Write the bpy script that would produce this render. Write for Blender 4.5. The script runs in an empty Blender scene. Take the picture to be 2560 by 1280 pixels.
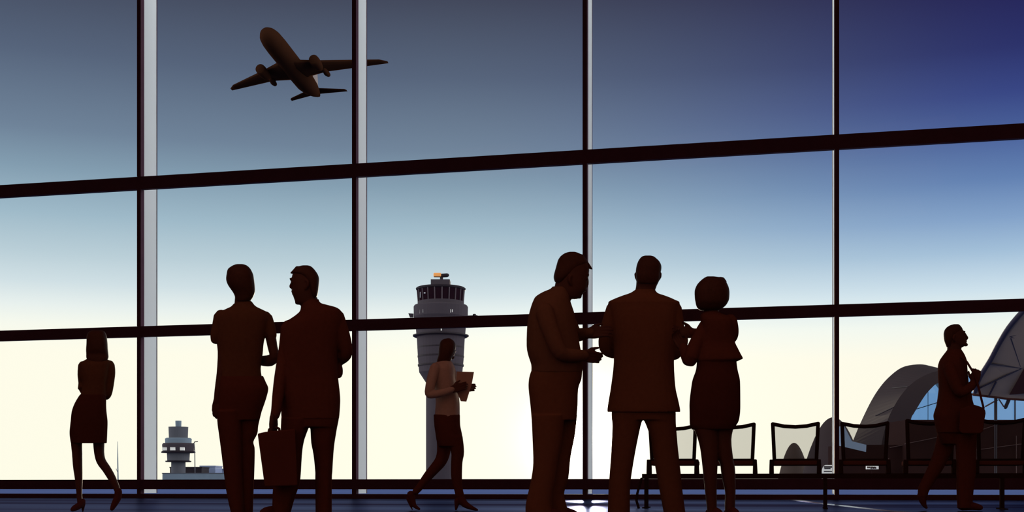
import bpy, bmesh, math, random
from mathutils import Vector, Matrix, Euler

random.seed(7)
F, CX, HZ, CZ = 3050.0, 1280.0, 1217.0, 0.23      # focal length in px, principal column, horizon row, eye height
SC = bpy.context.scene
COL = SC.collection


def at(x, y, Y):
    return Vector(((x - CX) / F * Y, Y, CZ + (HZ - y) / F * Y))


# ------------------------------------------------------------------ materials
def lin(c):
    r = []
    for v in c:
        v = v / 255.0
        r.append(v / 12.92 if v <= 0.04045 else ((v + 0.055) / 1.055) ** 2.4)
    return tuple(r) + (1.0,)


def mat(name, col, rough=0.6, spec=0.3, metal=0.0, noise=0.12, scale=6.0):
    m = bpy.data.materials.new(name)
    m.use_nodes = True
    nt = m.node_tree
    b = nt.nodes['Principled BSDF']
    b.inputs['Roughness'].default_value = rough
    b.inputs['Metallic'].default_value = metal
    b.inputs['Specular IOR Level'].default_value = spec
    tc = nt.nodes.new('ShaderNodeTexCoord')
    nz = nt.nodes.new('ShaderNodeTexNoise')
    nz.inputs['Scale'].default_value = scale
    nz.inputs['Detail'].default_value = 3
    nt.links.new(tc.outputs['Object'], nz.inputs['Vector'])
    mx = nt.nodes.new('ShaderNodeMix')
    mx.data_type = 'RGBA'
    mx.inputs['A'].default_value = tuple(v * (1 - noise) for v in col[:3]) + (1,)
    mx.inputs['B'].default_value = tuple(min(1, v * (1 + noise)) for v in col[:3]) + (1,)
    nt.links.new(nz.outputs['Fac'], mx.inputs['Factor'])
    nt.links.new(mx.outputs['Result'], b.inputs['Base Color'])
    return m


def glass_mat(name, tint, refl, rough=0.02, gcol=(1, 1, 1)):
    m = bpy.data.materials.new(name)
    m.use_nodes = True
    nt = m.node_tree
    nt.nodes.clear()
    out = nt.nodes.new('ShaderNodeOutputMaterial')
    tr = nt.nodes.new('ShaderNodeBsdfTransparent')
    tr.inputs['Color'].default_value = tuple(tint) + (1,)
    gl = nt.nodes.new('ShaderNodeBsdfGlossy')
    gl.inputs['Roughness'].default_value = rough
    gl.inputs['Color'].default_value = tuple(gcol) + (1,)
    mx = nt.nodes.new('ShaderNodeMixShader')
    mx.inputs[0].default_value = refl
    nt.links.new(tr.outputs[0], mx.inputs[1])
    nt.links.new(gl.outputs[0], mx.inputs[2])
    nt.links.new(mx.outputs[0], out.inputs[0])
    return m


M = {}
M['frame'] = mat('dark_aluminium', (0.075, 0.032, 0.055), 0.7, 0.05)
M['glass'] = glass_mat('window_glass', (0.985, 0.985, 0.985), 0.002)
M['wall'] = mat('brown_wall', (0.40, 0.20, 0.16), 0.9, 0.0)
M['ceiling'] = mat('ceiling_panel', (0.45, 0.28, 0.24), 0.9, 0.0)
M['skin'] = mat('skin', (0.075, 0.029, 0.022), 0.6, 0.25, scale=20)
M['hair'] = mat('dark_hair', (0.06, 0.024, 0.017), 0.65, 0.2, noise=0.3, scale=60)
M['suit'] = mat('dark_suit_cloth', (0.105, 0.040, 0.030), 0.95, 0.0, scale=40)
M['glare_suit'] = mat('glare_warmed_suit_cloth', (0.15, 0.072, 0.046), 0.95, 0.0, scale=40)  # brown tone puts the warm sun glare into the cloth colour
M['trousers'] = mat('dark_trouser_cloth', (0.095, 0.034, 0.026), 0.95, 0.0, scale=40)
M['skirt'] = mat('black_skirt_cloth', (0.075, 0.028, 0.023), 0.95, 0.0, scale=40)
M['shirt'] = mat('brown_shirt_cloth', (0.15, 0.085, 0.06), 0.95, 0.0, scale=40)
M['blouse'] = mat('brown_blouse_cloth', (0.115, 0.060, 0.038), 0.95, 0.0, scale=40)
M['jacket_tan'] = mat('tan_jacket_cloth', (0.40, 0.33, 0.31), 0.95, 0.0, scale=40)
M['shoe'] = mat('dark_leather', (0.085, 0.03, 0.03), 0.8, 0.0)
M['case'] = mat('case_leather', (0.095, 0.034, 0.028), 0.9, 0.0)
M['folder'] = mat('brown_card', (0.38, 0.28, 0.25), 0.8, 0.1)
M['paper'] = mat('paper', (0.6, 0.55, 0.5), 0.9, 0.1)
M['metal'] = mat('steel', (0.30, 0.30, 0.33), 0.35, 0.5, 0.8)
M['black'] = mat('black_frame', (0.030, 0.016, 0.015), 0.9, 0.0)
M['seat'] = mat('dark_seat', (0.10, 0.04, 0.035), 0.9, 0.0)
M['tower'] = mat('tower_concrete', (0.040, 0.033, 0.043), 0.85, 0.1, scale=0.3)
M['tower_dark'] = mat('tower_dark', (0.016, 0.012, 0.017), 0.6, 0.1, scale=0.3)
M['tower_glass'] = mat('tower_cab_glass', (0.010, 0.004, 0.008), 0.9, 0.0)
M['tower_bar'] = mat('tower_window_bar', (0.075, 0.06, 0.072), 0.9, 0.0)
M['radar'] = mat('orange_radar', (0.85, 0.36, 0.11), 0.6, 0.2)
M['pale'] = mat('pale_panel', (0.62, 0.64, 0.72), 0.7, 0.2)
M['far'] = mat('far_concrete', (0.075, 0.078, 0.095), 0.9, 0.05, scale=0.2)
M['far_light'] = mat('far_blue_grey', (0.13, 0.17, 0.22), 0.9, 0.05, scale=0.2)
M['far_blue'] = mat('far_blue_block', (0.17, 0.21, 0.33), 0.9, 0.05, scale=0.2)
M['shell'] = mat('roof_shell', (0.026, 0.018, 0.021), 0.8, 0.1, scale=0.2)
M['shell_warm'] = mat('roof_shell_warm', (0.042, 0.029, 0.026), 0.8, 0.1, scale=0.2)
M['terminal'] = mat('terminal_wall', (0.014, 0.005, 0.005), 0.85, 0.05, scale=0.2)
M['joint'] = mat('terminal_joint', (0.06, 0.036, 0.036), 0.8, 0.1)
M['canopy'] = mat('canopy_panel', (0.34, 0.24, 0.165), 0.8, 0.1, scale=0.2)
M['canopy_edge'] = mat('canopy_edge', (0.022, 0.018, 0.035), 0.6, 0.2)
M['canopy_red'] = mat('canopy_red_panel', (0.05, 0.015, 0.012), 0.8, 0.1)
M['blue_glass'] = glass_mat('blue_glass', (0.36, 0.54, 0.80), 0.03)
M['plane'] = mat('plane_paint', (0.024, 0.009, 0.005), 0.8, 0.0, scale=0.5)
M['plane_fin'] = mat('plane_fin_paint', (0.20, 0.17, 0.17), 0.8, 0.0, scale=0.5)
M['fascia'] = mat('blue_fascia', (0.20, 0.26, 0.36), 0.8, 0.0)
M['white'] = mat('white_paint', (0.75, 0.75, 0.72), 0.6, 0.2)

# translucent pale fins outside the glass
m = bpy.data.materials.new('frosted_fin')
m.use_nodes = True
nt = m.node_tree
nt.nodes.clear()
o_ = nt.nodes.new('ShaderNodeOutputMaterial')
d_ = nt.nodes.new('ShaderNodeBsdfDiffuse')
d_.inputs[0].default_value = (0.88, 0.94, 0.98, 1)
t_ = nt.nodes.new('ShaderNodeBsdfTranslucent')
t_.inputs[0].default_value = (0.9, 0.93, 0.95, 1)
x_ = nt.nodes.new('ShaderNodeMixShader')
x_.inputs[0].default_value = 0.30
nt.links.new(d_.outputs[0], x_.inputs[1])
nt.links.new(t_.outputs[0], x_.inputs[2])
nt.links.new(x_.outputs[0], o_.inputs[0])
M['fin'] = m

# see-through seat mesh
m = bpy.data.materials.new('seat_mesh')
m.use_nodes = True
nt = m.node_tree
nt.nodes.clear()
o_ = nt.nodes.new('ShaderNodeOutputMaterial')
d_ = nt.nodes.new('ShaderNodeBsdfDiffuse')
d_.inputs[0].default_value = (0.04, 0.035, 0.03, 1)
t_ = nt.nodes.new('ShaderNodeBsdfTransparent')
x_ = nt.nodes.new('ShaderNodeMixShader')
x_.inputs[0].default_value = 0.40
nt.links.new(t_.outputs[0], x_.inputs[1])
nt.links.new(d_.outputs[0], x_.inputs[2])
nt.links.new(x_.outputs[0], o_.inputs[0])
M['mesh'] = m


def floor_mat(name, cA, cB, gcol, rough, gfac):
    m = bpy.data.materials.new(name)
    m.use_nodes = True
    nt = m.node_tree
    nt.nodes.clear()
    out = nt.nodes.new('ShaderNodeOutputMaterial')
    tc = nt.nodes.new('ShaderNodeTexCoord')
    mp = nt.nodes.new('ShaderNodeMapping')
    mp.inputs['Rotation'].default_value = (0, 0, math.radians(12.5))
    br = nt.nodes.new('ShaderNodeTexBrick')
    br.inputs['Scale'].default_value = 1.0
    br.inputs['Color1'].default_value = cA
    br.inputs['Color2'].default_value = cB
    br.inputs['Mortar'].default_value = (0.004, 0.003, 0.006, 1)
    br.inputs['Mortar Size'].default_value = 0.012
    br.inputs['Brick Width'].default_value = 2.4
    br.inputs['Row Height'].default_value = 1.2
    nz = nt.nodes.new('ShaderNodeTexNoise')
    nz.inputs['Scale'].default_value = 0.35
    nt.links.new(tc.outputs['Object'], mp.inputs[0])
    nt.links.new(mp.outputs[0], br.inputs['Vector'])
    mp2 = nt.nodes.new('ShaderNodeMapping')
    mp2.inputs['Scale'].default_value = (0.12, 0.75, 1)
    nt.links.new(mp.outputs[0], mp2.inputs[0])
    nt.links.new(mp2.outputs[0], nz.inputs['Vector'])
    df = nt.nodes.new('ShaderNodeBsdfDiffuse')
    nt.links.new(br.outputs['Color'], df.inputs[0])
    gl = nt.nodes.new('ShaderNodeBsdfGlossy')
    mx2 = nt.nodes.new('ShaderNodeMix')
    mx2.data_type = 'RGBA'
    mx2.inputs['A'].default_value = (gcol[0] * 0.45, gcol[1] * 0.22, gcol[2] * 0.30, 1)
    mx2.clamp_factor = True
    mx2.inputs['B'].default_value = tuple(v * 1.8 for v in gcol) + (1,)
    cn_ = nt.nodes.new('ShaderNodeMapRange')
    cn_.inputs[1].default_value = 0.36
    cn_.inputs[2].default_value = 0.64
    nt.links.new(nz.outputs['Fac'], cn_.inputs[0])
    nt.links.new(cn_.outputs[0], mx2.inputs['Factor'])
    nt.links.new(mx2.outputs['Result'], gl.inputs['Color'])
    gl.inputs['Roughness'].default_value = rough
    ad = nt.nodes.new('ShaderNodeMixShader')
    ad.inputs[0].default_value = gfac
    nt.links.new(df.outputs[0], ad.inputs[1])
    nt.links.new(gl.outputs[0], ad.inputs[2])
    nt.links.new(ad.outputs[0], out.inputs[0])
    return m


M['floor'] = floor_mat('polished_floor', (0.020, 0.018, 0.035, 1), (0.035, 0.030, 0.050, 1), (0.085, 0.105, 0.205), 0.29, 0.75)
M['reflection_band'] = floor_mat('painted_floor_reflection', (0.10, 0.11, 0.16, 1), (0.10, 0.11, 0.16, 1), (0.75, 0.85, 1.0), 0.12, 0.85)  # bright gloss colour stands in for a reflection streak on the floor
M['tarmac'] = mat('tarmac', (0.075, 0.11, 0.27), 0.95, 0.0, scale=0.05, noise=0.3)


# ------------------------------------------------------------------ mesh builder
class MB:
    def __init__(s):
        s.v, s.f = [], []

    def add(s, vs, fs):
        k = len(s.v)
        s.v += [Vector(v) for v in vs]
        s.f += [[i + k for i in f] for f in fs]
        return s

    def box8(s, p):      # p: 8 points, 0-3 one face, 4-7 the opposite
        return s.add(p, [(0, 1, 2, 3), (7, 6, 5, 4), (0, 4, 5, 1), (1, 5, 6, 2), (2, 6, 7, 3), (3, 7, 4, 0)])

    def box(s, a, b):
        x0, y0, z0 = a
        x1, y1, z1 = b
        return s.box8([(x0, y0, z0), (x1, y0, z0), (x1, y0, z1), (x0, y0, z1), (x0, y1, z0), (x1, y1, z0), (x1, y1, z1), (x0, y1, z1)])

    def prism(s, front, back):
        n = len(front)
        s.add(list(front) + list(back), [list(range(n)), list(range(2 * n - 1, n - 1, -1))] + [(i, i + n, (i + 1) % n + n, (i + 1) % n) for i in range(n)])
        return s

    def tube(s, pts, radii, n=12, caps=True):
        pts = [Vector(p) for p in pts]
        if not hasattr(radii, '__len__'):
            radii = [radii] * len(pts)
        P, Rr = [], []
        if caps:
            d0 = (pts[0] - pts[1]).normalized()
            d1 = (pts[-1] - pts[-2]).normalized()
            for c, k in ((0.96, 0.28), (0.72, 0.69)):
                P.append(pts[0] + d0 * radii[0] * c)
                Rr.append(radii[0] * k)
        P += pts
        Rr += list(radii)
        if caps:
            for c, k in ((0.72, 0.69), (0.96, 0.28)):
                P.append(pts[-1] + d1 * radii[-1] * c)
                Rr.append(radii[-1] * k)
        up = None
        rings = []
        for i, p in enumerate(P):
            a = P[max(i - 1, 0)]
            b = P[min(i + 1, len(P) - 1)]
            d = (b - a).normalized()
            if up is None:
                up = Vector((0, 0, 1)) if abs(d.z) < 0.9 else Vector((0, 1, 0))
            u = (up - d * up.dot(d)).normalized()
            w = d.cross(u)
            up = u
            rings.append([p + (u * math.cos(t) + w * math.sin(t)) * Rr[i] for t in [2 * math.pi * j / n for j in range(n)]])
        vs = [q for r in rings for q in r]
        fs = []
        for i in range(len(rings) - 1):
            for j in range(n):
                fs.append((i * n + j, i * n + (j + 1) % n, (i + 1) * n + (j + 1) % n, (i + 1) * n + j))
        fs.append(list(range(n - 1, -1, -1)))
        fs.append(list(range((len(rings) - 1) * n, len(rings) * n)))
        return s.add(vs, fs)

    def lathe(s, c, prof, n=32, a0=0.0, a1=2 * math.pi):    # prof: (radius, z) pairs around the vertical axis through c
        c = Vector(c)
        full = abs(a1 - a0 - 2 * math.pi) < 1e-6
        m_ = n if full else n + 1
        vs = []
        for r, z in prof:
            for j in range(m_):
                t = a0 + (a1 - a0) * j / n
                vs.append(Vector((c.x + r * math.cos(t), c.y + r * math.sin(t), z)))
        fs = []
        for i in range(len(prof) - 1):
            for j in range(n):
                k = (j + 1) % m_
                fs.append((i * m_ + j, i * m_ + k, (i + 1) * m_ + k, (i + 1) * m_ + j))
        if full:
            fs.append(list(range(m_ - 1, -1, -1)))
            fs.append(list(range((len(prof) - 1) * m_, len(prof) * m_)))
        return s.add(vs, fs)

    def ell(s, c, rx, ry, rz, n=16, rot=None):
        c = Vector(c)
        vs, fs = [], []
        m_ = n // 2
        for i in range(1, m_):
            ph = math.pi * i / m_
            for j in range(n):
                t = 2 * math.pi * j / n
                q = Vector((rx * math.sin(ph) * math.cos(t), ry * math.sin(ph) * math.sin(t), rz * math.cos(ph)))
                if rot:
                    q = rot @ q
                vs.append(c + q)
        for i in range(m_ - 2):
            for j in range(n):
                fs.append((i * n + j, (i + 1) * n + j, (i + 1) * n + (j + 1) % n, i * n + (j + 1) % n))
        top, bot = Vector((0, 0, rz)), Vector((0, 0, -rz))
        if rot:
            top, bot = rot @ top, rot @ bot
        vs += [c + top, c + bot]
        a, b = len(vs) - 2, len(vs) - 1
        for j in range(n):
            fs.append((a, j, (j + 1) % n))
            fs.append((b, (m_ - 2) * n + (j + 1) % n, (m_ - 2) * n + j))
        return s.add(vs, fs)

    def build(s, name, material, parent=None, loc=None, smooth=False, voxel=None, smooth_it=0, bevel=0.0, sub=0):
        me = bpy.data.meshes.new(name)
        if parent is not None:
            base = Vector(parent.get('_w', (0, 0, 0)))
        elif loc is not None:
            base = Vector(loc)
        else:
            lo = Vector((min(v.x for v in s.v), min(v.y for v in s.v), min(v.z for v in s.v)))
            hi = Vector((max(v.x for v in s.v), max(v.y for v in s.v), max(v.z for v in s.v)))
            base = Vector(((lo.x + hi.x) / 2, (lo.y + hi.y) / 2, lo.z))
        me.from_pydata([tuple(v - base) for v in s.v], [], [tuple(f) for f in s.f])
        bm = bmesh.new()
        bm.from_mesh(me)
        bmesh.ops.recalc_face_normals(bm, faces=bm.faces)
        bm.to_mesh(me)
        bm.free()
        o = bpy.data.objects.new(name, me)
        COL.objects.link(o)
        if voxel or bevel or sub:
            if voxel:
                r = o.modifiers.new('r', 'REMESH')
                r.mode = 'VOXEL'
                r.voxel_size = voxel
                if smooth_it:
                    q = o.modifiers.new('s', 'SMOOTH')
                    q.factor = 0.5
                    q.iterations = smooth_it
            if bevel:
                q = o.modifiers.new('b', 'BEVEL')
                q.width = bevel
                q.segments = 2
            if sub:
                q = o.modifiers.new('d', 'SUBSURF')
                q.levels = q.render_levels = sub
            dg = bpy.context.evaluated_depsgraph_get()
            me2 = bpy.data.meshes.new_from_object(o.evaluated_get(dg))
            o.modifiers.clear()
            o.data = me2
            bpy.data.meshes.remove(me)
            me = me2
            me.name = name
        me.materials.clear()
        me.materials.append(material)
        if smooth:
            for p in me.polygons:
                p.use_smooth = True
        if parent is not None:
            o.parent = parent
        else:
            o.location = base
        o['_w'] = tuple(base)
        return o


def tag(o, label, cat, group=None, kind=None):
    o['label'] = label
    o['category'] = cat
    if group:
        o['group'] = group
    if kind:
        o['kind'] = kind
    return o


def empty(name, loc, label, cat, group=None, kind=None):
    o = bpy.data.objects.new(name, None)
    COL.objects.link(o)
    o.location = loc
    o['_w'] = tuple(loc)
    return tag(o, label, cat, group, kind)


# ------------------------------------------------------------------ camera, sky, sun
cam = bpy.data.cameras.new('camera')
cam.sensor_width = 36.0
cam.lens = 36.0 * F / 2560.0
cam.shift_y = (HZ - 640.0) / 2560.0
cam.clip_end = 6000
co = bpy.data.objects.new('camera', cam)
co.location = (0, 0, CZ)
co.rotation_euler = (math.radians(90), 0, 0)
COL.objects.link(co)
SC.camera = co

w = bpy.data.worlds.new('dusk_sky')
SC.world = w
w.use_nodes = True
nt = w.node_tree
nt.nodes.clear()
L = nt.links.new


def N(t, **k):
    n = nt.nodes.new(t)
    for a, b in k.items():
        setattr(n, a, b)
    return n


def mth(op, a, b=None, clamp=False):
    n = N('ShaderNodeMath', operation=op, use_clamp=clamp)
    for i, q in enumerate((a, b)):
        if q is None:
            continue
        if isinstance(q, (int, float)):
            n.inputs[i].default_value = q
        else:
            L(q, n.inputs[i])
    return n.outputs[0]


tc = N('ShaderNodeTexCoord')
sx = N('ShaderNodeSeparateXYZ')
L(tc.outputs['Generated'], sx.inputs[0])
X, Y, Z = sx.outputs
hor = mth('SQRT', mth('ADD', mth('MULTIPLY', X, X), mth('MULTIPLY', Y, Y)))
el = mth('DIVIDE', Z, mth('MAXIMUM', hor, 0.001))
pos = mth('MULTIPLY', el, 1 / 0.7, clamp=True)


def ramp(stops):
    r = N('ShaderNodeValToRGB')
    cr = r.color_ramp
    cr.interpolation = 'LINEAR'
    for i, (e, c) in enumerate(stops):
        p = min(e / 0.7, 1.0)
        if i < 2:
            k = cr.elements[i]
            k.position = p
        else:
            k = cr.elements.new(p)
        k.color = lin(c)
    L(pos, r.inputs[0])
    return r.outputs[0]


rl = ramp([(0, (255, 253, 232)), (0.105, (255, 253, 234)), (0.125, (247, 250, 238)), (0.140, (232, 241, 238)), (0.158, (208, 224, 229)),
           (0.18, (186, 207, 216)), (0.21, (159, 186, 201)), (0.245, (131, 157, 176)), (0.275, (111, 131, 153)), (0.335, (86, 100, 123)),
           (0.40, (66, 72, 91)), (0.55, (42, 47, 66)), (0.70, (30, 33, 50))])
rr = ramp([(0, (255, 250, 228)), (0.10, (253, 250, 232)), (0.125, (240, 247, 240)), (0.15, (206, 226, 237)), (0.18, (162, 191, 217)),
           (0.205, (130, 161, 201)), (0.235, (97, 128, 178)), (0.27, (72, 95, 153)), (0.30, (55, 69, 132)), (0.335, (43, 49, 106)),
           (0.40, (33, 27, 76)), (0.55, (24, 20, 55)), (0.70, (16, 14, 40))])
ta = mth('DIVIDE', X, mth('MAXIMUM', Y, 0.05))
mr = N('ShaderNodeMapRange', interpolation_type='SMOOTHSTEP')
L(ta, mr.inputs[0])
mr.inputs[1].default_value = -0.08
mr.inputs[2].default_value = 0.46
mix = N('ShaderNodeMix', data_type='RGBA')
L(mr.outputs[0], mix.inputs['Factor'])
L(rl, mix.inputs['A'])
L(rr, mix.inputs['B'])
# the sky opposite the low sun is darker
mb = N('ShaderNodeMapRange', interpolation_type='SMOOTHSTEP')
L(Y, mb.inputs[0])
mb.inputs[1].default_value = -0.55
mb.inputs[2].default_value = 0.45
mb.inputs[3].default_value = 0.45
mb.inputs[4].default_value = 1.0
# sun aureole
SUN = Vector(((1465 - CX) / F, 1.0, (HZ - 1095) / F)).normalized()
dt = N('ShaderNodeVectorMath', operation='DOT_PRODUCT')
L(tc.outputs['Generated'], dt.inputs[0])
dt.inputs[1].default_value = SUN
ang = mth('ARCCOSINE', mth('MINIMUM', dt.outputs['Value'], 1.0))
glow = mth('ADD', mth('MULTIPLY', mth('POWER', 2.718, mth('MULTIPLY', ang, -1 / 0.010)), 30.0),
           mth('MULTIPLY', mth('POWER', 2.718, mth('MULTIPLY', ang, -1 / 0.07)), 0.25))
gc = N('ShaderNodeVectorMath', operation='SCALE')
gc.inputs[0].default_value = (1.0, 0.92, 0.72)
L(glow, gc.inputs['Scale'])
sc_ = N('ShaderNodeVectorMath', operation='SCALE')
L(mix.outputs['Result'], sc_.inputs[0])
L(mb.outputs[0], sc_.inputs['Scale'])
# extra sky brightness added unseen on both sides, as fill for the fins
side = mth('SUBTRACT', mth('MULTIPLY', mth('ABSOLUTE', X), 0.976), mth('MULTIPLY', Y, 0.20))
ms_ = N('ShaderNodeMapRange', interpolation_type='SMOOTHSTEP')
L(side, ms_.inputs[0])
ms_.inputs[1].default_value = 0.45
ms_.inputs[2].default_value = 0.80
ms_.inputs[3].default_value = 0.0
ms_.inputs[4].default_value = 3.0
gs = N('ShaderNodeVectorMath', operation='SCALE')
gs.inputs[0].default_value = (1.0, 1.0, 0.95)
L(ms_.outputs[0], gs.inputs['Scale'])
a2 = N('ShaderNodeVectorMath', operation='ADD')
L(gs.outputs[0], a2.inputs[0])
L(gc.outputs[0], a2.inputs[1])
ad = N('ShaderNodeVectorMath', operation='ADD')
L(sc_.outputs[0], ad.inputs[0])
L(a2.outputs[0], ad.inputs[1])
bg = N('ShaderNodeBackground')
L(ad.outputs[0], bg.inputs[0])
bg.inputs[1].default_value = 1.03
wo = N('ShaderNodeOutputWorld')
L(bg.outputs[0], wo.inputs[0])

sl = bpy.data.lights.new('low_sun', 'SUN')
sl.energy = 3.0
sl.angle = math.radians(1.2)
sl.color = (1.0, 0.86, 0.62)
so = bpy.data.objects.new('low_sun', sl)
so.rotation_euler = SUN.to_track_quat('Z', 'Y').to_euler()
so.location = (6, 60, 12)
COL.objects.link(so)

# ------------------------------------------------------------------ the hall
P0 = Vector((0, F / (120 * (1 + 8.05e-5 * 1280)), 0))        # foot of the glass wall at the picture's middle column
T = Vector((19.52, -4.33, 0)).normalized()                   # along the wall, to the right
NO = Vector((-T.y, T.x, 0))                                  # outward


def wp(u, n, z):
    return P0 + T * u + NO * n + Vector((0, 0, z))


def u_of(px):
    d = Vector(((px - CX) / F, 1, 0))
    k = P0.dot(NO) / d.dot(NO)
    return (d * k - P0).dot(T)


def wbox(mb, u0, u1, n0, n1, z0, z1):
    return mb.box8([wp(u0, n0, z0), wp(u1, n0, z0), wp(u1, n0, z1), wp(u0, n0, z1), wp(u0, n1, z0), wp(u1, n1, z0), wp(u1, n1, z1), wp(u0, n1, z1)])


UL, UR, NB, ZT = -16.2, 13.6, -31.0, 11.2


def struct(name, mb_, material, label, cat):
    return tag(mb_.build(name, material), label, cat, kind='structure')


struct('floor', wbox(MB(), UL, UR, NB, 0.10, -0.3, 0.0), M['floor'], 'dark polished stone floor of the hall', 'floor')
struct('ceiling', wbox(MB(), UL, UR, NB, 0.10, ZT, ZT + 0.3), M['ceiling'], 'dark ceiling high above the hall', 'ceiling')
struct('wall_left', wbox(MB(), UL - 0.3, UL, NB, 0.10, -0.3, ZT), M['wall'], 'brown side wall beyond the left end of the windows', 'wall')
struct('wall_right', wbox(MB(), UR, UR + 0.3, NB, 0.10, -0.3, ZT), M['wall'], 'brown side wall beyond the right end of the windows', 'wall')
struct('wall_back', wbox(MB(), UL, UR, NB - 0.3, NB, -0.3, ZT), M['wall'], 'brown back wall behind the viewer', 'wall')

M['fill_lamp'] = mat('fill_housing', (0.3, 0.25, 0.22), 0.6)
rowname = ['first', 'second', 'third']
for j, n_ in enumerate((-17.0, -22.0, -27.0)):  # added out-of-view warm lamps, fill that lifts the dark figures
    for i_, u_ in enumerate((-11.0, -4.5, 2.0, 8.5)):
        lp = empty('fill_light', wp(u_, n_, ZT - .16), 'large square fill light added unseen under the ceiling, %s from the windows and %s from the left wall' % (rowname[j], ('first', 'second', 'third', 'fourth')[i_]), 'light', 'added warm fill lights')
        wbox(MB(), u_ - 2, u_ + 2, n_ - 2, n_ + 2, ZT - .12, ZT).build('fill_housing', M['fill_lamp'], lp)
        ld = bpy.data.lights.new('fill_lamp', 'AREA')
        ld.shape = 'SQUARE'
        ld.size = 3.6
        ld.energy = 26.0
        ld.color = (1.0, 0.42, 0.28)
        lo_ = bpy.data.objects.new('fill_lamp', ld)
        lo_.location = (0, 0, -.0)
        lo_.parent = lp
        COL.objects.link(lo_)
mul = [u_of(351.5), u_of(888), u_of(1463.5), u_of(2091.5)]
pitch = (mul[3] - mul[0]) / 3
mul = [mul[0] - pitch] + mul + [mul[3] + pitch]
HW = 0.042
B_UP, B_MID, B_SILL, B_TRK = (6.245, 6.50), (3.262, 3.475), (0.18, 0.375), (0.0, 0.09)
wb = 'window wall'
beams = [('trim_1', B_UP, 'dark upper crossbar of the window wall above head height', 0.10),
         ('trim_2', B_MID, 'dark middle crossbar of the window wall behind the heads', 0.10),
         ('trim_3', B_SILL, 'dark sill bar along the foot of the big panes', 0.20),
         ('trim_4', B_TRK, 'dark floor track under the lowest strip of glass', 0.20)]
for nme, (z0, z1), lab, dp in beams:
    struct(nme, wbox(MB(), UL, UR, -dp / 2, dp / 2, z0, z1), M['frame'], lab, 'window frame')
struct('trim_5', wbox(MB(), UL, UR, -0.08, 0.08, ZT - 0.25, ZT), M['frame'], 'dark head bar where the window wall meets the ceiling', 'window frame')
where = ['beyond the left edge', 'beside the long-haired woman in a skirt', 'beside the man with the briefcase', 'behind the stooping man', 'above the seat row', 'beyond the right edge']
for i, u in enumerate(mul):
    mb_ = MB()
    segs = [(B_TRK[1], B_SILL[0]), (B_SILL[1], B_MID[0]), (B_MID[1], B_UP[0]), (B_UP[1], ZT - 0.25)]
    for a, b in segs:
        wbox(mb_, u - HW, u + HW, -0.07, 0.07, a, b)
    struct('trim_%d' % (6 + i), mb_, M['frame'], 'dark upright mullion of the window wall ' + where[i], 'mullion')
    mb_ = MB()
    FD = {1: 0.62, 2: 0.62, 3: 0.73, 4: 1.55}.get(i, 0.55)
    wbox(mb_, u - 0.012, u + 0.012, 0.09, FD, 0.10, ZT)
    f_ = struct('trim_%d' % (12 + i), mb_, M['fin'], 'pale upright glass fin standing outside the mullion ' + where[i], 'glass fin')
    eb = wbox(MB(), u - 0.018, u + 0.018, FD, FD + 0.025, 0.10, ZT).build('edge', M['frame'], f_)
edges = [UL] + mul + [UR]
k = 0
rows = [(B_TRK[1], B_SILL[0], 'low strip of glass under the sill'), (B_SILL[1], B_MID[0], 'big pane standing on the sill'),
        (B_MID[1], B_UP[0], 'big pane between the two crossbars'), (B_UP[1], ZT - 0.25, 'tall top pane above the upper crossbar')]
bays = ['in the leftmost bay beyond the frame', 'in the bay with the long-haired woman', 'in the bay with the pair and the briefcase', 'in the bay with the large control tower',
        'in the bay with the trio', 'in the bay with the man carrying a bag', 'in the rightmost bay beyond the frame']
for c in range(len(edges) - 1):
    for r, (z0, z1, lab) in enumerate(rows):
        k += 1
        a = edges[c] + (HW if c else 0)
        b = edges[c + 1] - (HW if c < len(edges) - 2 else 0)
        struct('window_%d' % k, wbox(MB(), a, b, -0.01, 0.01, z0, z1), M['glass'], lab + ' ' + bays[c], 'window')


def floor_pt(x, y, z=0.0):
    Yd = F * CZ / (y - HZ)
    return Vector(((x - CX) / F * Yd, Yd, z))


# light reflection painted as a paler band across the floor
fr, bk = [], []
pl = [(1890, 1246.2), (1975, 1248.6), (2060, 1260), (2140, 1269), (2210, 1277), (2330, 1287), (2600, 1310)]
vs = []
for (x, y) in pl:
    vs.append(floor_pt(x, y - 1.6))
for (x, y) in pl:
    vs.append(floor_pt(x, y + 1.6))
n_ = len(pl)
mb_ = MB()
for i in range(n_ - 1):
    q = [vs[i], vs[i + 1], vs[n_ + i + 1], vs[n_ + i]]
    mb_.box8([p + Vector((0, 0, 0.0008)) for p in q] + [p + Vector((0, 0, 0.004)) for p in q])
struct('trim_18', mb_, M['reflection_band'], 'painted pale light reflection curving across the dark floor', 'painted reflection')

gm = MB()
gm.add([(-2500, 8, -0.32), (2500, 8, -0.32), (2500, 5000, -0.32), (-2500, 5000, -0.32)], [(0, 1, 2, 3)])
# ground outside starts beyond the glass line
gm = MB()
a, b = wp(-2500, 0.15, -0.05), wp(2500, 0.15, -0.05)
gm.add([a, b, b + NO * 5000, a + NO * 5000], [(0, 1, 2, 3)])
tag(gm.build('ground', M['tarmac']), 'grey blue airport apron outside the window wall', 'apron', kind='structure')


# ------------------------------------------------------------------ people
def cr(p0, p1, p2, p3, t):
    return tuple(0.5 * (2 * b + (c - a) * t + (2 * a - 5 * b + 4 * c - d) * t * t + (3 * b - a - 3 * c + d) * t ** 3) for a, b, c, d in zip(p0, p1, p2, p3))


def dense(pts, k):
    out = []
    n = len(pts)
    for i in range(n - 1):
        p0, p1, p2, p3 = pts[max(i - 1, 0)], pts[i], pts[i + 1], pts[min(i + 2, n - 1)]
        for j in range(k):
            out.append(cr(p0, p1, p2, p3, j / k))
    out.append(tuple(pts[-1]))
    return out


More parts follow.
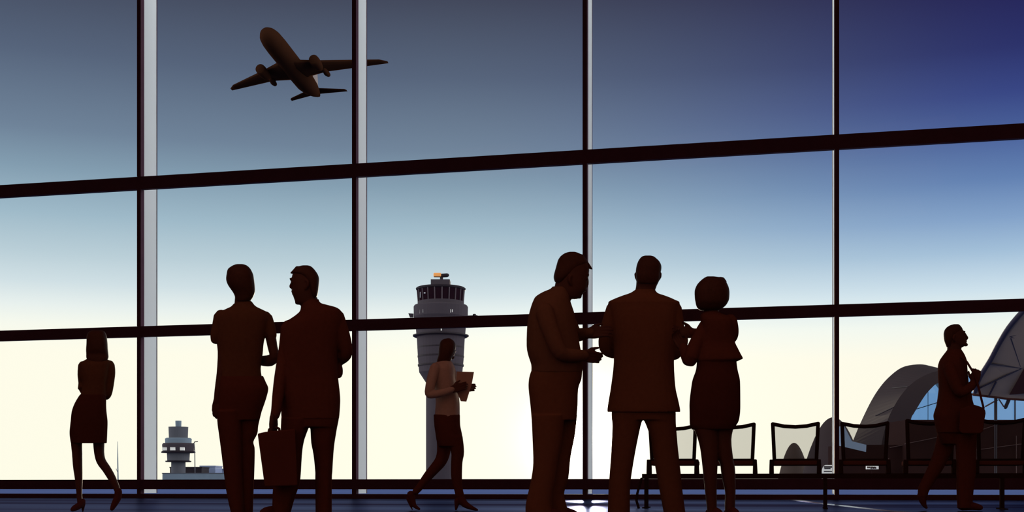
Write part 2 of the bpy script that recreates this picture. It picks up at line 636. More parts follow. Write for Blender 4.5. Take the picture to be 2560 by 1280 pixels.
class Person:
    def __init__(s, scale, label, group=None):
        s.sc, s.Y0, s.label, s.group = scale, F / scale, label, group
        s.skin, s.cloth = [], {}
        s.fy = HZ + CZ * scale       # row of the floor at this distance

    def P(s, x, y, dc=0.0):
        return at(x, y, s.Y0 + dc)

    # sections: (y, xl, xr, thickness[, depth])
    def loft(s, where, secs, dc=0.0, e=2.3, k=3, body=True, shrink_extra=0.0):
        secs = [tuple(q) + ((dc,) if len(q) == 4 else ()) for q in secs]
        D = dense(secs, k)

        def go(mb_, sh):
            n = 32
            px = sh * s.sc
            vs = []
            m_ = len(D)
            for i, (y, xl, xr, th, d) in enumerate(D):
                if i == 0:
                    y += px
                if i == m_ - 1:
                    y -= px
                cx, hw = (xl + xr) / 2, max((xr - xl) / 2 - px, 1.0)
                hd = max(th / 2 - sh, 0.006)
                for j in range(n):
                    t = 2 * math.pi * j / n
                    c_, s_ = math.cos(t), math.sin(t)
                    qx = math.copysign(abs(c_) ** (2 / e), c_)
                    qy = math.copysign(abs(s_) ** (2 / e), s_)
                    p = s.P(cx, y, d + hd * qy)
                    p.x += hw * qx / s.sc * (1 + (d + hd * qy) / s.Y0)
                    vs.append(p)
            fs = []
            for i in range(m_ - 1):
                for j in range(n):
                    fs.append((i * n + j, i * n + (j + 1) % n, (i + 1) * n + (j + 1) % n, (i + 1) * n + j))
            fs.append(list(range(n - 1, -1, -1)))
            fs.append(list(range((m_ - 1) * n, m_ * n)))
            mb_.add(vs, fs)
        s._put(where, go, body)

    # points: (x, y, depth, radius)
    def limb(s, where, pts, k=3, body=True):
        D = dense(pts, k)

        def go(mb_, sh):
            mb_.tube([s.P(x, y, d) for x, y, d, r in D], [max(r - sh, 0.006) for x, y, d, r in D], 16)
        s._put(where, go, body)

    def ball(s, where, x, y, dc, rx, ry, rz, body=True):
        def go(mb_, sh):
            mb_.ell(s.P(x, y, dc), rx - sh, ry - sh, rz - sh, 20)
        s._put(where, go, body)

    def _put(s, where, go, body):
        if where == 'skin':
            s.skin.append((go, True))
        else:
            s.cloth.setdefault(where, []).append((go, body))

    # a hand: wrist point, direction of the fingers, direction of the thumb side, bend of the fingers
    def hand(s, x, y, dc, d, side, curl=0.5, size=1.0, spread=0.10, thumb=0.6):
        W = s.P(x, y, dc)
        d = Vector(d).normalized()
        t = Vector(side)
        t = (t - d * t.dot(d)).normalized()
        n = d.cross(t)          # palm normal; fingers bend towards -n

        def go(mb_, sh):
            q = size
            # palm: three rows of overlapping bars
            for a in (-0.030, -0.011, 0.010, 0.030):
                mb_.tube([W + t * a * 0.7 * q - d * 0.01, W + t * a * q + d * 0.045 * q, W + t * a * 1.06 * q + d * 0.088 * q], [0.017 * q, 0.017 * q, 0.0125 * q], 10)
            for a, ln, ex in ((-0.032, 0.066, 0.12), (-0.011, 0.084, 0.05), (0.011, 0.092, 0.0), (0.032, 0.082, -0.08)):
                p = W + t * a * q + d * 0.086 * q
                ang_ = 0.25 * curl + ex * 0.5
                pts, rad = [p], [0.0098 * q]
                for fr_, r_ in ((0.46, 0.0092), (0.31, 0.0086), (0.23, 0.0072)):
                    dd = (d * math.cos(ang_) - n * math.sin(ang_) + t * spread * a * 10).normalized()
                    p = p + dd * ln * fr_ * q
                    pts.append(p)
                    rad.append(r_ * q)
                    ang_ += curl * 0.8
                mb_.tube(pts, rad, 10)
            b0 = W + t * 0.026 * q + d * 0.022 * q
            d1 = (d * 0.75 + t * 0.75 - n * 0.35 * thumb).normalized()
            d2 = (d * 0.9 + t * 0.25 - n * 0.6 * thumb).normalized()
            mb_.tube([b0, b0 + d1 * 0.042 * q, b0 + d1 * 0.042 * q + d2 * 0.034 * q, b0 + d1 * 0.042 * q + d2 * 0.034 * q + (d2 - n * 0.3).normalized() * 0.022 * q],
                     [0.016 * q, 0.012 * q, 0.0105 * q, 0.0085 * q], 10)
        s.skin.append((go, True))

    # nose, brows, eyes, lips, chin and ears around a head centre; fwd is where the face looks
    def face(s, x, y, dc, fwd, depth=0.095, width=0.072, nose=1.0, chin=1.0, ears=True, q=1.0):
        c = s.P(x, y, dc)
        f = Vector(fwd).normalized()
        up = Vector((0, 0, 1))
        r = f.cross(up).normalized()

        def go(mb_, sh):
            Z = lambda a, b, h: c + f * a * q + r * b * q + up * h * q
            mb_.tube([Z(depth - .010, 0, .022), Z(depth + .006 * nose, 0, .002), Z(depth + .014 * nose, 0, -.016), Z(depth - .004, 0, -.026)], [.008, .010, .012, .009], 10)
            for sd in (-1, 1):
                mb_.tube([Z(depth - .016, sd * .014, .032), Z(depth - .022, sd * .036, .033), Z(depth - .038, sd * .052, .026)], [.009, .010, .008], 10)
                mb_.ell(Z(depth - .024, sd * .030, .014), .012, .012, .010, 12)
                mb_.ell(Z(depth - .022, sd * .034, -.018), .020, .020, .018, 12)
                if ears:
                    mb_.tube([Z(-.004, sd * width, .026), Z(-.012, sd * (width + .008), .014), Z(-.010, sd * (width + .007), -.010), Z(-.002, sd * width, -.026)], [.008, .011, .010, .007], 10)
            for h, th in ((-.045, .007), (-.054, .008)):
                mb_.tube([Z(depth - .024, -.022, h), Z(depth - .008, 0, h), Z(depth - .024, .022, h)], [.005, th, .005], 10)
            mb_.ell(Z(depth - .022, 0, -.082), .024 * chin, .024 * chin, .020, 12)
        s.skin.append((go, True))

    def build(s, mats):
        base = s.P(*s.base, 0.0)
        base.z = 0.0
        mb_ = MB()
        for go, _ in s.skin:
            go(mb_, 0.0)
        for g, lst in s.cloth.items():
            if g.split(':')[0] in ('hair', 'shoe'):
                continue
            for go, body in lst:
                if body:
                    go(mb_, 0.013)
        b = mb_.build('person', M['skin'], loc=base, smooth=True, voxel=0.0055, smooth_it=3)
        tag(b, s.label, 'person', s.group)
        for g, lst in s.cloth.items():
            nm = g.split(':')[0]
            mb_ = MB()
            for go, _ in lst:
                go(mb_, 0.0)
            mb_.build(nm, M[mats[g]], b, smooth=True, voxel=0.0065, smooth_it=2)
        return b


# --- the long-haired woman at the left
p = Person(270, 'person in a dark blouse and knee-length skirt with long hair, walking beside the leftmost mullion')
p.base = (225, 1260)
fy = p.fy
p.loft('blouse', [(893, 226, 256, .13), (900, 212, 272, .17), (906, 204, 276, .20), (915, 200, 275, .22), (936, 200.5, 272, .23), (964, 205.5, 268, .21), (992, 200, 266, .20)])
p.limb('blouse', [(207, 914, .02, .042), (205, 936, .05, .040), (206, 958, .08, .036), (206, 975, .06, .036), (226, 968, .20, .028)])
p.limb('blouse', [(274, 913, .0, .046), (276, 932, .0, .044), (273, 960, .0, .042), (268.5, 983, .01, .041), (262, 990, .05, .036), (240, 978, .22, .028)])
p.hand(230, 968, .22, (.6, .5, -.1), (0, .3, 1), .8, .92)
p.hand(236, 976, .24, (-.7, .4, .1), (0, .3, 1), .8, .92)
p.loft('skirt', [(986, 200, 265, .21), (1000, 191, 265.5, .23), (1014, 184, 265.5, .25), (1030, 179, 266.5, .26), (1053, 176.5, 269, .26), (1077, 174, 268.5, .25), (1092, 174.5, 268, .24), (1108, 177, 267, .23)], e=2.6)
p.limb('skin', [(206, 1012, .0, .070), (198, 1050, .0, .066), (192, 1100, .0, .053), (193, 1131, .0, .047), (194.5, 1165, .0, .043), (197, 1200, .0, .034), (198, 1234, .0, .025), (200, 1256, .0, .025)])
p.limb('skin', [(240, 1012, .03, .070), (246, 1050, .03, .066), (247, 1100, .03, .053), (248, 1131, .03, .046), (253, 1153, .03, .043), (266, 1172, .03, .040), (278, 1192, .03, .037), (288, 1212, .03, .032), (294, 1227, .03, .029)])
p.limb('shoe:a', [(206, 1254, .01, .030), (198, 1264, -.02, .031), (187, 1270, -.06, .028), (181, 1274, -.09, .020)])
p.limb('shoe:a', [(208, 1258, .01, .022), (207, fy - 2, .02, .009)])
p.limb('shoe:b', [(296, 1228, .03, .034), (294, 1244, .03, .034), (286, 1260, .01, .029), (280, 1272, -.01, .020)])
p.limb('shoe:b', [(301, 1235, .04, .014), (302, 1244, .05, .008)])
p.ball('skin', 240, 858, .045, .070, .088, .112)
p.face(240, 858, .045, (-.45, .9, 0), ears=False, q=.92)
p.limb('skin', [(242, 878, .01, .048), (241, 905, .0, .055)])
p.loft('hair', [(825.5, 231, 252, .08), (828, 224, 260, .14), (833, 219, 264, .18), (842, 216.5, 267, .20), (858, 216, 269, .21), (874, 215, 270, .20), (885, 215.5, 271, .17), (896, 216, 271, .13, -.03), (906, 224, 262, .09, -.05)])
p.build({'blouse': 'blouse', 'skirt': 'skirt', 'shoe:a': 'shoe', 'shoe:b': 'shoe', 'hair': 'hair'})

# --- the woman of the left pair
p = Person(356, 'person in a short-sleeved top and dark trousers standing left of the man with the briefcase', 'pair talking')
p.base = (600, 1290)
fy = p.fy
p.loft('blouse', [(753, 594, 629, .13), (760, 583.5, 634, .15), (766, 578, 640, .17), (772, 565, 652, .19), (779, 552, 666, .21), (786, 545, 672, .22), (800, 541, 672, .23), (838, 542, 663, .23), (865, 545, 658.5, .22), (884, 546.5, 657, .21), (921, 545, 652, .20), (944, 545, 655, .20)], e=2.5)
p.limb('blouse', [(553, 793, .0, .053), (547, 815, .0, .047), (543, 835, .0, .047), (540, 846, .0, .041)], body=False)
p.limb('blouse', [(664, 796, .0, .050), (673, 820, .0, .044), (678, 840, .0, .040)], body=False)
p.limb('skin', [(553, 795, .0, .044), (553, 840, .0, .038), (556.5, 880, -.02, .034), (553, 930, -.04, .031), (546.5, 975, -.05, .028), (542.5, 1004, -.05, .024)])
p.hand(543, 1003, -.05, (-.10, -.05, -1), (1, -.35, 0), .6, .78, spread=.02)
p.limb('skin', [(664, 800, .0, .044), (676, 840, .0, .038), (681.5, 868, .0, .035), (686, 890, .0, .035), (676, 901, .04, .041), (656, 902, .12, .036), (638, 900, .22, .025)])
p.hand(634, 900, .24, (-.75, .5, .1), (0, .2, 1), .7, .9)
p.loft('trousers', [(940, 544, 658, .21), (956, 542, 665, .24), (971, 541, 671, .26), (991, 540.5, 667, .26), (1010, 540.5, 661, .25), (1030, 541, 654, .23), (1050, 543, 649, .21)], e=2.5)
p.loft('trousers', [(1026, 541, 601, .21), (1063, 544, 606, .20), (1084, 547, 607, .19), (1137, 554, 607, .17), (1187, 560, 608, .16), (1239, 567.6, 610, .15), (fy - 5, 580, 612, .15)], dc=-.03)
p.loft('trousers', [(1026, 596, 655, .21), (1063, 593, 646, .20), (1084, 592, 643.5, .19), (1104, 592, 633.5, .18), (1118, 592, 636.5, .17), (1137, 593, 637, .17), (1187, 596, 635.7, .16), (1239, 598, 633.6, .15), (fy - 5, 602, 632, .15)], dc=.04)
p.limb('shoe:a', [(597, fy - 13, -.06, .036), (592, fy - 11, .03, .034), (588, fy - 9, .11, .026)])
p.limb('shoe:b', [(617, fy - 13, .0, .036), (616, fy - 11, .10, .034), (614, fy - 9, .18, .026)])
p.ball('skin', 600, 700, .035, .078, .095, .110)
p.face(598, 700, .035, (-.45, .9, 0), ears=False, q=.95)
p.limb('skin', [(607, 722, .01, .055), (607, 745, .0, .055), (607, 768, .0, .060)])
p.loft('hair', [(660, 592, 606, .06), (662.5, 584, 615, .10), (667, 576, 621.5, .14), (673.5, 569, 627, .17), (686, 566.3, 633, .19), (699, 565.2, 635.3, .19), (713, 570, 637, .18), (728, 580.5, 637.7, .15), (738, 586, 635, .13), (746, 588, 631, .12), (753, 590, 625, .10)], dc=-.02)
p.build({'blouse': 'blouse', 'trousers': 'trousers', 'shoe:a': 'shoe', 'shoe:b': 'shoe', 'hair': 'hair'})

# --- the man with the briefcase
p = Person(367, 'person in a dark suit looking left and holding a briefcase', 'pair talking')
p.base = (765, 1290)
fy = p.fy
man_case_Y = p.Y0
p.loft('skin', [(668, 750, 780, .10), (676, 738, 788, .13), (686, 731, 791, .145), (697, 729, 793, .15), (704, 728, 794, .15), (719, 729.5, 794, .15), (730, 730, 793, .145), (745, 734.5, 791, .13), (755, 738.5, 788, .115), (762, 745, 780, .08)])
p.limb('skin', [(731, 703, 0, .008), (728.5, 711, 0, .010), (726.6, 716.5, 0, .0105), (729, 720, 0, .008)])
p.ball('skin', 728.5, 699, 0, .010, .05, .009)
for d in (-.034, .034):
    p.ball('skin', 731, 706, d, .010, .012, .009)
p.limb('skin', [(733, 729, -.024, .006), (730.6, 728.5, 0, .0075), (733, 729, .024, .006)])
p.limb('skin', [(734, 734, -.022, .006), (732.2, 734.5, 0, .0075), (734, 734, .022, .006)])
p.ball('skin', 744, 756, 0, .018, .026, .016)
for d in (-.078, .078):
    p.limb('skin', [(766, 700, d, .008), (770, 705, d * 1.08, .010), (769, 715, d * 1.08, .010), (765, 722, d, .007)])
p.loft('skin', [(745, 752, 794, .12), (762, 752.5, 795, .125), (782, 750, 799, .14)])
p.loft('hair', [(663.2, 757, 769, .06), (665, 749, 776, .10), (669, 741, 781.5, .13), (675, 734, 787, .15), (681, 730, 791.5, .16), (687, 745, 795, .165), (697.5, 757, 798, .165), (714, 766, 797, .16), (732, 774, 795, .15), (744, 780, 792, .11)])
p.limb('hair', [(745, 676, 0, .032), (733, 680.5, 0, .014), (727, 682.3, 0, .006)])
p.loft('jacket', [(748, 766, 797, .13), (757, 755, 801, .15), (763, 753, 822, .18), (768, 752.5, 840, .20), (774, 751, 849, .22), (780, 748, 853, .23), (790, 736, 856, .24), (804, 718, 857, .25), (835, 704, 852, .25), (882, 701, 845, .24), (918, 700, 844, .235), (945, 698, 845.5, .235), (991, 697, 850.5, .25), (1020, 702, 850, .25), (1048, 703.5, 847.5, .25)], e=2.6)
p.limb('jacket', [(838, 792, .0, .062), (846, 815, -.01, .060), (855, 840, -.01, .056), (865, 876, .0, .046), (861, 891, .02, .041), (846, 902, .09, .038), (836, 912, .14, .033)])
p.limb('jacket', [(842, 914, .05, .034), (846, 924, .05, .031), (846, 935, .05, .030)], body=False)
p.hand(836, 914, .15, (-.2, .4, -1), (-.5, .8, 0), .6, 1)
p.limb('jacket', [(724, 822, .0, .062), (720, 850, .0, .057), (714, 885, -.01, .052), (706, 920, -.05, .046), (700, 955, -.09, .043), (694.5, 995, -.13, .039), (690.5, 1025, -.17, .034), (687, 1040, -.19, .031)])
p.limb('skin', [(688, 1030, -.18, .026), (684.5, 1048, -.20, .025)])
p.hand(684, 1045, -.20, (-.03, .05, -1), (.25, .95, 0), 1.25, 1.0)
p.loft('trousers', [(1026, 704, 848.5, .23), (1048, 703.5, 847, .24), (1068, 702, 843, .23)], e=2.6)
p.loft('trousers', [(1044, 703, 777, .23), (1068, 702, 772, .22), (1086, 702, 765.5, .21), (1105, 701, 759.5, .20), (1136, 697, 755, .18), (1198, 687, 751, .17), (1225, 682, 744, .17), (1252, 681, 735, .17), (fy - 6, 679, 723, .17)], dc=-.02)
p.loft('trousers', [(1044, 771, 847.5, .23), (1068, 775.5, 843, .22), (1107, 778, 836.5, .20), (1136, 783.5, 833.5, .18), (1179, 788, 831, .17), (1198, 788, 829.8, .17), (fy - 6, 789, 829.6, .17)], dc=.02)
p.limb('shoe:a', [(702, fy - 18, -.02, .048), (680, fy - 20, -.05, .046), (664, fy - 18, -.08, .042)])
p.limb('shoe:b', [(808, fy - 18, .0, .048), (812, fy - 17, .10, .046), (815, fy - 14, .18, .036)])
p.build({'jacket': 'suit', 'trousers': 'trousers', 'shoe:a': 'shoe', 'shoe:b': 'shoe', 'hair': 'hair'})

# his briefcase
Yb = man_case_Y - .20
ca = empty('briefcase', at(695, 1217, Yb), 'dark briefcase hanging from the hand of the man in the pair', 'briefcase')
mb_ = MB()
fr = [at(x, y, Yb - .055) for x, y in ((644, 1084), (664, 1079.5), (738, 1072), (744, 1214), (662, 1217))]
bk = [at(x, y, Yb + .055) for x, y in ((644, 1084), (664, 1079.5), (738, 1072), (744, 1214), (662, 1217))]
mb_.prism(fr, bk).build('case_body', M['case'], ca, bevel=.008)
MB().tube([at(672, 1080, Yb), at(673, 1074, Yb), at(680, 1069, Yb), at(692, 1069, Yb), at(698, 1072, Yb), at(699, 1078, Yb)], .009, 10).build('handle', M['case'], ca, smooth=True)

# --- the stooping man of the trio
p = Person(366, 'person in a shirt stooping and gesturing with both hands, leftmost of the trio', 'trio talking')
p.base = (1375, 1290)
fy = p.fy
p.loft('skin', [(640, 1408, 1455, .12), (650, 1399, 1466, .14), (672, 1391, 1473, .15), (688, 1390, 1471.5, .15), (706, 1391, 1468.5, .15), (720, 1392, 1466.5, .145), (727, 1394, 1463.5, .14), (734, 1396, 1457, .13), (743, 1402, 1452, .11), (748, 1410, 1441, .08)])
p.limb('skin', [(1468, 695, 0, .008), (1468.5, 704, 0, .010), (1467.3, 713.5, 0, .011), (1465, 719, 0, .009)])
p.ball('skin', 1469.5, 688, 0, .010, .05, .009)
for d in (-.034, .034):
    p.ball('skin', 1467, 697, d, .010, .012, .009)
p.limb('skin', [(1461, 726, -.024, .006), (1464, 726, 0, .0075), (1461, 726, .024, .006)])
p.ball('skin', 1448, 741, 0, .018, .028, .016)
for d in (-.078, .078):
    p.limb('skin', [(1428, 690, d, .008), (1424, 694, d * 1.08, .010), (1424, 704, d * 1.08, .010), (1428, 712, d, .007)])
p.loft('hair', [(629.3, 1424, 1437, .06), (632, 1414, 1446, .10), (636, 1407, 1453, .12), (641, 1401, 1458, .14), (650, 1395, 1467, .155), (660, 1392, 1468, .16), (671, 1389, 1450, .165), (688, 1384.5, 1430, .165), (697.5, 1384.5, 1418, .15), (706, 1387.5, 1408, .12)])
p.limb('hair', [(1448, 650, 0, .046), (1462, 660, 0, .030), (1472.5, 667, 0, .015), (1480, 672.5, 0, .006)])
p.loft('skin', [(700, 1390, 1440, .13), (725, 1384, 1432, .13), (755, 1372, 1426, .15)])
p.loft('shirt', [(716, 1381, 1416, .14), (722, 1376, 1420, .17), (730, 1357, 1423, .22), (741, 1339.5, 1425.5, .28), (752, 1333, 1426, .32), (765, 1328, 1430, .35), (787, 1322, 1437, .37), (812, 1318, 1441, .38), (865, 1316.5, 1450, .37), (890, 1321, 1455, .36), (912, 1328, 1457, .35), (930, 1328, 1456, .34)], e=2.4)
p.limb('shirt', [(1362, 780, -.17, .064), (1374, 820, -.21, .058), (1396, 874, -.23, .052), (1412, 887, -.21, .048), (1440, 889, -.17, .044), (1460, 889, -.13, .037)])
p.hand(1458, 888, -.13, (1, .25, -.15), (0, -.3, 1), .75, .95, thumb=.2)
p.limb('shirt', [(1410, 782, .14, .060), (1426, 815, .17, .054), (1438, 836, .17, .050), (1458, 835, .12, .043), (1474, 832, .07, .036)])
p.hand(1470, 833, .08, (1, -.15, .10), (0, .3, 1), .35, 1.0)
p.loft('trousers', [(922, 1330, 1456, .33), (936, 1325, 1455, .33), (950, 1322, 1453, .33), (972, 1321.4, 1445.5, .33), (1014, 1326, 1444, .32), (1050, 1329, 1441, .30)], e=2.4)
p.loft('trousers', [(1036, 1328.5, 1412, .20), (1105, 1331.5, 1405, .18), (1158, 1333, 1395, .17), (1195, 1328.5, 1390, .17), (1227, 1321.5, 1384, .17), (1267, 1313.5, 1380, .17), (fy - 6, 1316, 1386, .17)], dc=-.09)
p.loft('trousers', [(1036, 1362, 1443, .20), (1089, 1360, 1437, .18), (1142, 1358, 1426.5, .17), (1195, 1356, 1421, .17), (1232, 1352, 1410.5, .17), (1262, 1354, 1416, .17), (fy - 6, 1358, 1426, .17)], dc=.09)
p.limb('shoe:a', [(1335, fy - 18, -.09, .048), (1365, fy - 18, -.10, .046), (1392, fy - 14, -.11, .036)])
p.limb('shoe:b', [(1378, fy - 18, .09, .048), (1408, fy - 18, .09, .046), (1434, fy - 14, .09, .036)])
p.build({'shirt': 'shirt', 'trousers': 'glare_suit', 'shoe:a': 'shoe', 'shoe:b': 'shoe', 'hair': 'hair'})

# --- the broad man with folded arms
p = Person(352, 'person in a dark suit seen from behind with arms folded, middle of the trio', 'trio talking')
p.base = (1615, 1290)
fy = p.fy
p.loft('skin', [(646, 1604, 1638, .12), (661, 1594.5, 1650, .16), (677, 1591, 1651, .18), (686, 1590, 1650, .18), (700, 1590.5, 1648.5, .17), (709, 1592, 1644.5, .15), (718, 1595, 1640, .12)], dc=.01)
p.face(1620, 690, .0, (.1, 1, 0), depth=.105, width=.079)
p.loft('skin', [(700, 1591, 1645, .13), (716, 1590, 1641.5, .125), (726, 1588, 1638, .13), (742, 1586, 1640, .14)])
p.loft('hair', [(638.7, 1613, 1627, .06), (641, 1605, 1635, .10), (646, 1600, 1641, .13), (652, 1596, 1647.5, .155), (661, 1592.3, 1652.5, .18), (668, 1590.7, 1653.7, .185), (677, 1589.4, 1652.8, .185), (686, 1589.3, 1650.5, .16, -.02), (698, 1591, 1648.5, .12, -.035), (708, 1594, 1643, .09, -.04)], dc=-.005)
p.loft('jacket', [(722, 1591, 1636, .13), (728, 1583, 1640, .15), (733, 1574, 1645, .17), (738, 1559, 1660, .20), (744, 1543, 1676, .22), (750, 1529, 1689, .23), (754, 1522, 1698, .24), (760, 1520.8, 1699, .24), (790, 1526, 1693, .26), (840, 1532, 1689, .26), (905, 1534.5, 1685, .25), (966, 1527.5, 1688.5, .26), (993, 1523, 1694, .27), (1018, 1519, 1699.5, .28), (1030, 1518, 1701, .28)], e=2.9)
p.limb('jacket', [(1538, 772, .0, .064), (1527, 805, .01, .062), (1518.5, 836, .02, .059), (1514, 863, .03, .051), (1521, 876, .06, .046), (1540, 880, .13, .047), (1575, 874, .21, .044), (1605, 862, .24, .037)])
p.limb('jacket', [(1682, 772, .0, .064), (1689, 810, .01, .060), (1693, 845, .02, .056), (1693, 868, .03, .052), (1686, 882, .06, .052), (1665, 882, .14, .048), (1635, 872, .25, .042), (1610, 862, .29, .036)])
p.hand(1606, 862, .24, (1, .05, .1), (0, 0, 1), .5, 1)
p.hand(1608, 862, .29, (-1, .05, .1), (0, 0, 1), .5, 1)
p.loft('trousers', [(1000, 1532, 1686, .22), (1030, 1529, 1689, .23), (1050, 1529.5, 1689.5, .22)], e=2.6)
p.loft('trousers', [(1030, 1529, 1612, .22), (1046, 1529.5, 1607.5, .21), (1067, 1531, 1601, .20), (1131, 1528, 1588, .18), (1192, 1523.5, 1578, .17), (1227, 1521, 1575, .17), (fy - 6, 1519, 1575, .17)], dc=-.01)
p.loft('trousers', [(1030, 1603, 1689.5, .22), (1046, 1607.5, 1689.5, .21), (1062, 1615, 1690, .20), (1099, 1628, 1693, .19), (1126, 1631, 1695.5, .18), (1184, 1641, 1702, .17), (1221, 1647.7, 1705.5, .17), (fy - 6, 1661, 1715, .17)], dc=.01)
p.limb('shoe:a', [(1547, fy - 18, -.03, .048), (1541, fy - 17, .08, .046), (1536, fy - 14, .17, .036)])
p.limb('shoe:b', [(1688, fy - 18, -.01, .048), (1694, fy - 17, .10, .046), (1700, fy - 14, .19, .036)])
p.build({'jacket': 'glare_suit', 'trousers': 'glare_suit', 'shoe:a': 'shoe', 'shoe:b': 'shoe', 'hair': 'hair'})

# --- the woman with the rounded hair
p = Person(370, 'person with rounded short hair in a flared jacket and skirt, rightmost of the trio', 'trio talking')
p.base = (1790, 1290)
fy = p.fy
p.ball('skin', 1780, 735, .055, .078, .095, .112)
p.face(1780, 735, .055, (-.5, .9, 0), ears=False, q=.95)
p.limb('skin', [(1778, 755, .01, .050), (1778, 775, .0, .050), (1778, 792, .0, .056)])
p.loft('hair', [(690.8, 1768, 1784, .07), (693, 1763, 1800, .11), (697, 1757, 1808, .15), (703, 1750, 1814, .18), (711, 1743, 1819, .205), (719, 1739, 1822, .22), (729, 1736.3, 1823.7, .23), (747, 1737, 1823, .23), (755, 1738.5, 1820, .22), (763, 1740, 1815, .19), (770, 1743, 1807, .16), (776, 1750, 1798, .11)])
p.limb('hair', [(1796, 697, 0, .012), (1803, 693.5, 0, .006), (1809, 696, 0, .005), (1814, 703, 0, .008)])
p.loft('jacket', [(778, 1762, 1796, .13), (784, 1754, 1806, .16), (790, 1751, 1822, .19), (798, 1751, 1832, .21), (812, 1754, 1835, .215), (830, 1755, 1835, .21), (850, 1752, 1837, .20), (858, 1750, 1838.5, .20), (870, 1746, 1844.5, .21), (884, 1743, 1851.5, .23), (896, 1741, 1857.5, .24), (900, 1741, 1850, .23), (904, 1741, 1842, .21)], e=2.4, body=False)
p.loft('skin', [(786, 1758, 1810, .14), (798, 1756, 1826, .18), (830, 1758, 1828, .18), (860, 1752, 1830, .17), (900, 1748, 1834, .18), (950, 1740, 1842, .21), (1010, 1735, 1842, .21), (1040, 1745, 1838, .19)])
p.limb('jacket', [(1826, 802, .0, .046), (1832, 824, .01, .040), (1831, 842, .04, .036), (1818, 850, .12, .036), (1785, 842, .20, .037), (1750, 836, .20, .040), (1732, 833, .18, .034)])
p.hand(1734, 833, .18, (-1, .0, .12), (0, .2, 1), .4, .9, spread=.03)
p.limb('jacket', [(1764, 815, .0, .046), (1750, 842, -.02, .050), (1736, 872, -.04, .052), (1725, 900, -.05, .048), (1716, 886, .04, .042), (1708, 868, .10, .034)])
p.hand(1710, 872, .09, (-.45, .3, .8), (.6, .3, .4), .7, .9)
p.loft('skirt', [(892, 1743, 1840, .20), (924, 1740, 1844, .23), (944, 1733, 1849, .25), (961, 1729, 1850.5, .26), (1004, 1723.8, 1851, .26), (1030, 1723.8, 1850.5, .25), (1052, 1724, 1847, .23), (1064, 1725, 1840, .22), (1074, 1730, 1834, .20)], e=2.5, body=False)
p.loft('skin', [(1020, 1734, 1796, .17), (1070, 1735, 1796, .15), (1090, 1742, 1796, .14), (1120, 1750, 1796, .13), (1163, 1755.5, 1794, .12), (1216, 1761, 1792, .105), (1250, 1765, 1792, .09), (fy - 16, 1769, 1792, .09)], dc=-.02)
p.loft('skin', [(1020, 1784, 1844, .17), (1064, 1786, 1835, .15), (1099, 1788, 1828.5, .14), (1142, 1794, 1832.5, .13), (1163, 1800.5, 1836.5, .12), (1176, 1802, 1838, .12), (1198, 1805.5, 1839, .11), (1230, 1812.5, 1839, .09), (1259, 1812, 1838, .085), (fy - 16, 1812, 1837, .085)], dc=.03)
p.limb('shoe:a', [(1776, fy - 20, .0, .036), (1786, fy - 22, -.03, .036), (1797, fy - 18, -.07, .030)])
p.limb('shoe:b', [(1822, fy - 20, .04, .036), (1830, fy - 22, .0, .036), (1838, fy - 18, -.05, .032)])
p.build({'jacket': 'suit', 'skirt': 'skirt', 'shoe:a': 'shoe', 'shoe:b': 'shoe', 'hair': 'hair'})

# --- the woman striding with a folder
p = Person(257, 'person in a tan jacket striding right with a folder before the large control tower')
p.base = (1110, 1270)
fy = p.fy
Yf = p.Y0
p.ball('skin', 1121, 872, .02, .070, .078, .105)
p.face(1119, 873, .02, (.75, .55, 0), depth=.082, ears=False, q=.92)
p.limb('skin', [(1116, 888, .0, .050), (1112, 912, .0, .055)])
p.loft('hair', [(846.5, 1112, 1124, .05), (849, 1106, 1131, .09), (855, 1100.5, 1136.5, .14), (863, 1098, 1139.5, .17), (875, 1096.5, 1138, .18), (885, 1096, 1134, .17), (894, 1094, 1130, .15), (903, 1092, 1127, .12), (918, 1092, 1118, .08)], dc=-.03)
p.loft('jacket', [(898, 1102, 1124, .15), (904, 1092, 1129, .20), (910, 1084, 1133, .27), (918, 1079, 1136, .31), (928, 1077, 1137, .32), (945, 1076, 1138, .31), (970, 1082, 1143, .29), (999, 1089, 1148.5, .27), (1030, 1087.5, 1149.5, .28), (1043, 1086.5, 1149.5, .28)])
p.limb('jacket', [(1088, 920, -.14, .052), (1080, 945, -.17, .049), (1075, 968, -.19, .046), (1073, 984, -.19, .042), (1082, 986, -.20, .039), (1105, 982, -.21, .036), (1130, 974, -.19, .031)])
p.hand(1132, 973, -.19, (1, .1, .3), (-.2, 0, 1), .5, .92)
p.limb('jacket', [(1125, 920, .13, .048), (1135, 950, .16, .044), (1140, 972, .16, .038), (1152, 972, .08, .030)])
p.hand(1152, 972, .07, (1, -.2, .1), (0, 0, 1), .6, .92)
p.loft('trousers', [(1036, 1084, 1150, .28), (1062, 1085.5, 1150.5, .28), (1080, 1088, 1154, .27), (1100, 1091, 1157.5, .26), (1116, 1096, 1158, .24)], e=2.5)
p.limb('trousers', [(1110, 1100, .06, .072), (1109, 1130, .06, .066), (1102, 1152, .06, .060), (1087, 1171, .05, .053), (1072, 1188, .05, .048), (1059, 1205, .04, .042), (1048, 1219, .03, .036), (1039, 1229, .02, .034)])
p.limb('trousers', [(1137, 1095, -.05, .078), (1144, 1130, -.05, .064), (1142, 1155, -.05, .056), (1141.5, 1194, -.05, .053), (1146, 1222, -.05, .043), (1150, 1240, -.05, .042)])
p.limb('shoe:a', [(1027, 1237, .02, .040), (1031, 1252, .02, .032), (1037, 1265, .01, .021), (1048, 1272.5, .0, .013)])
p.limb('shoe:a', [(1020, 1247, .02, .018), (1025, 1262, .02, .010), (1031, 1274, .02, .007)])
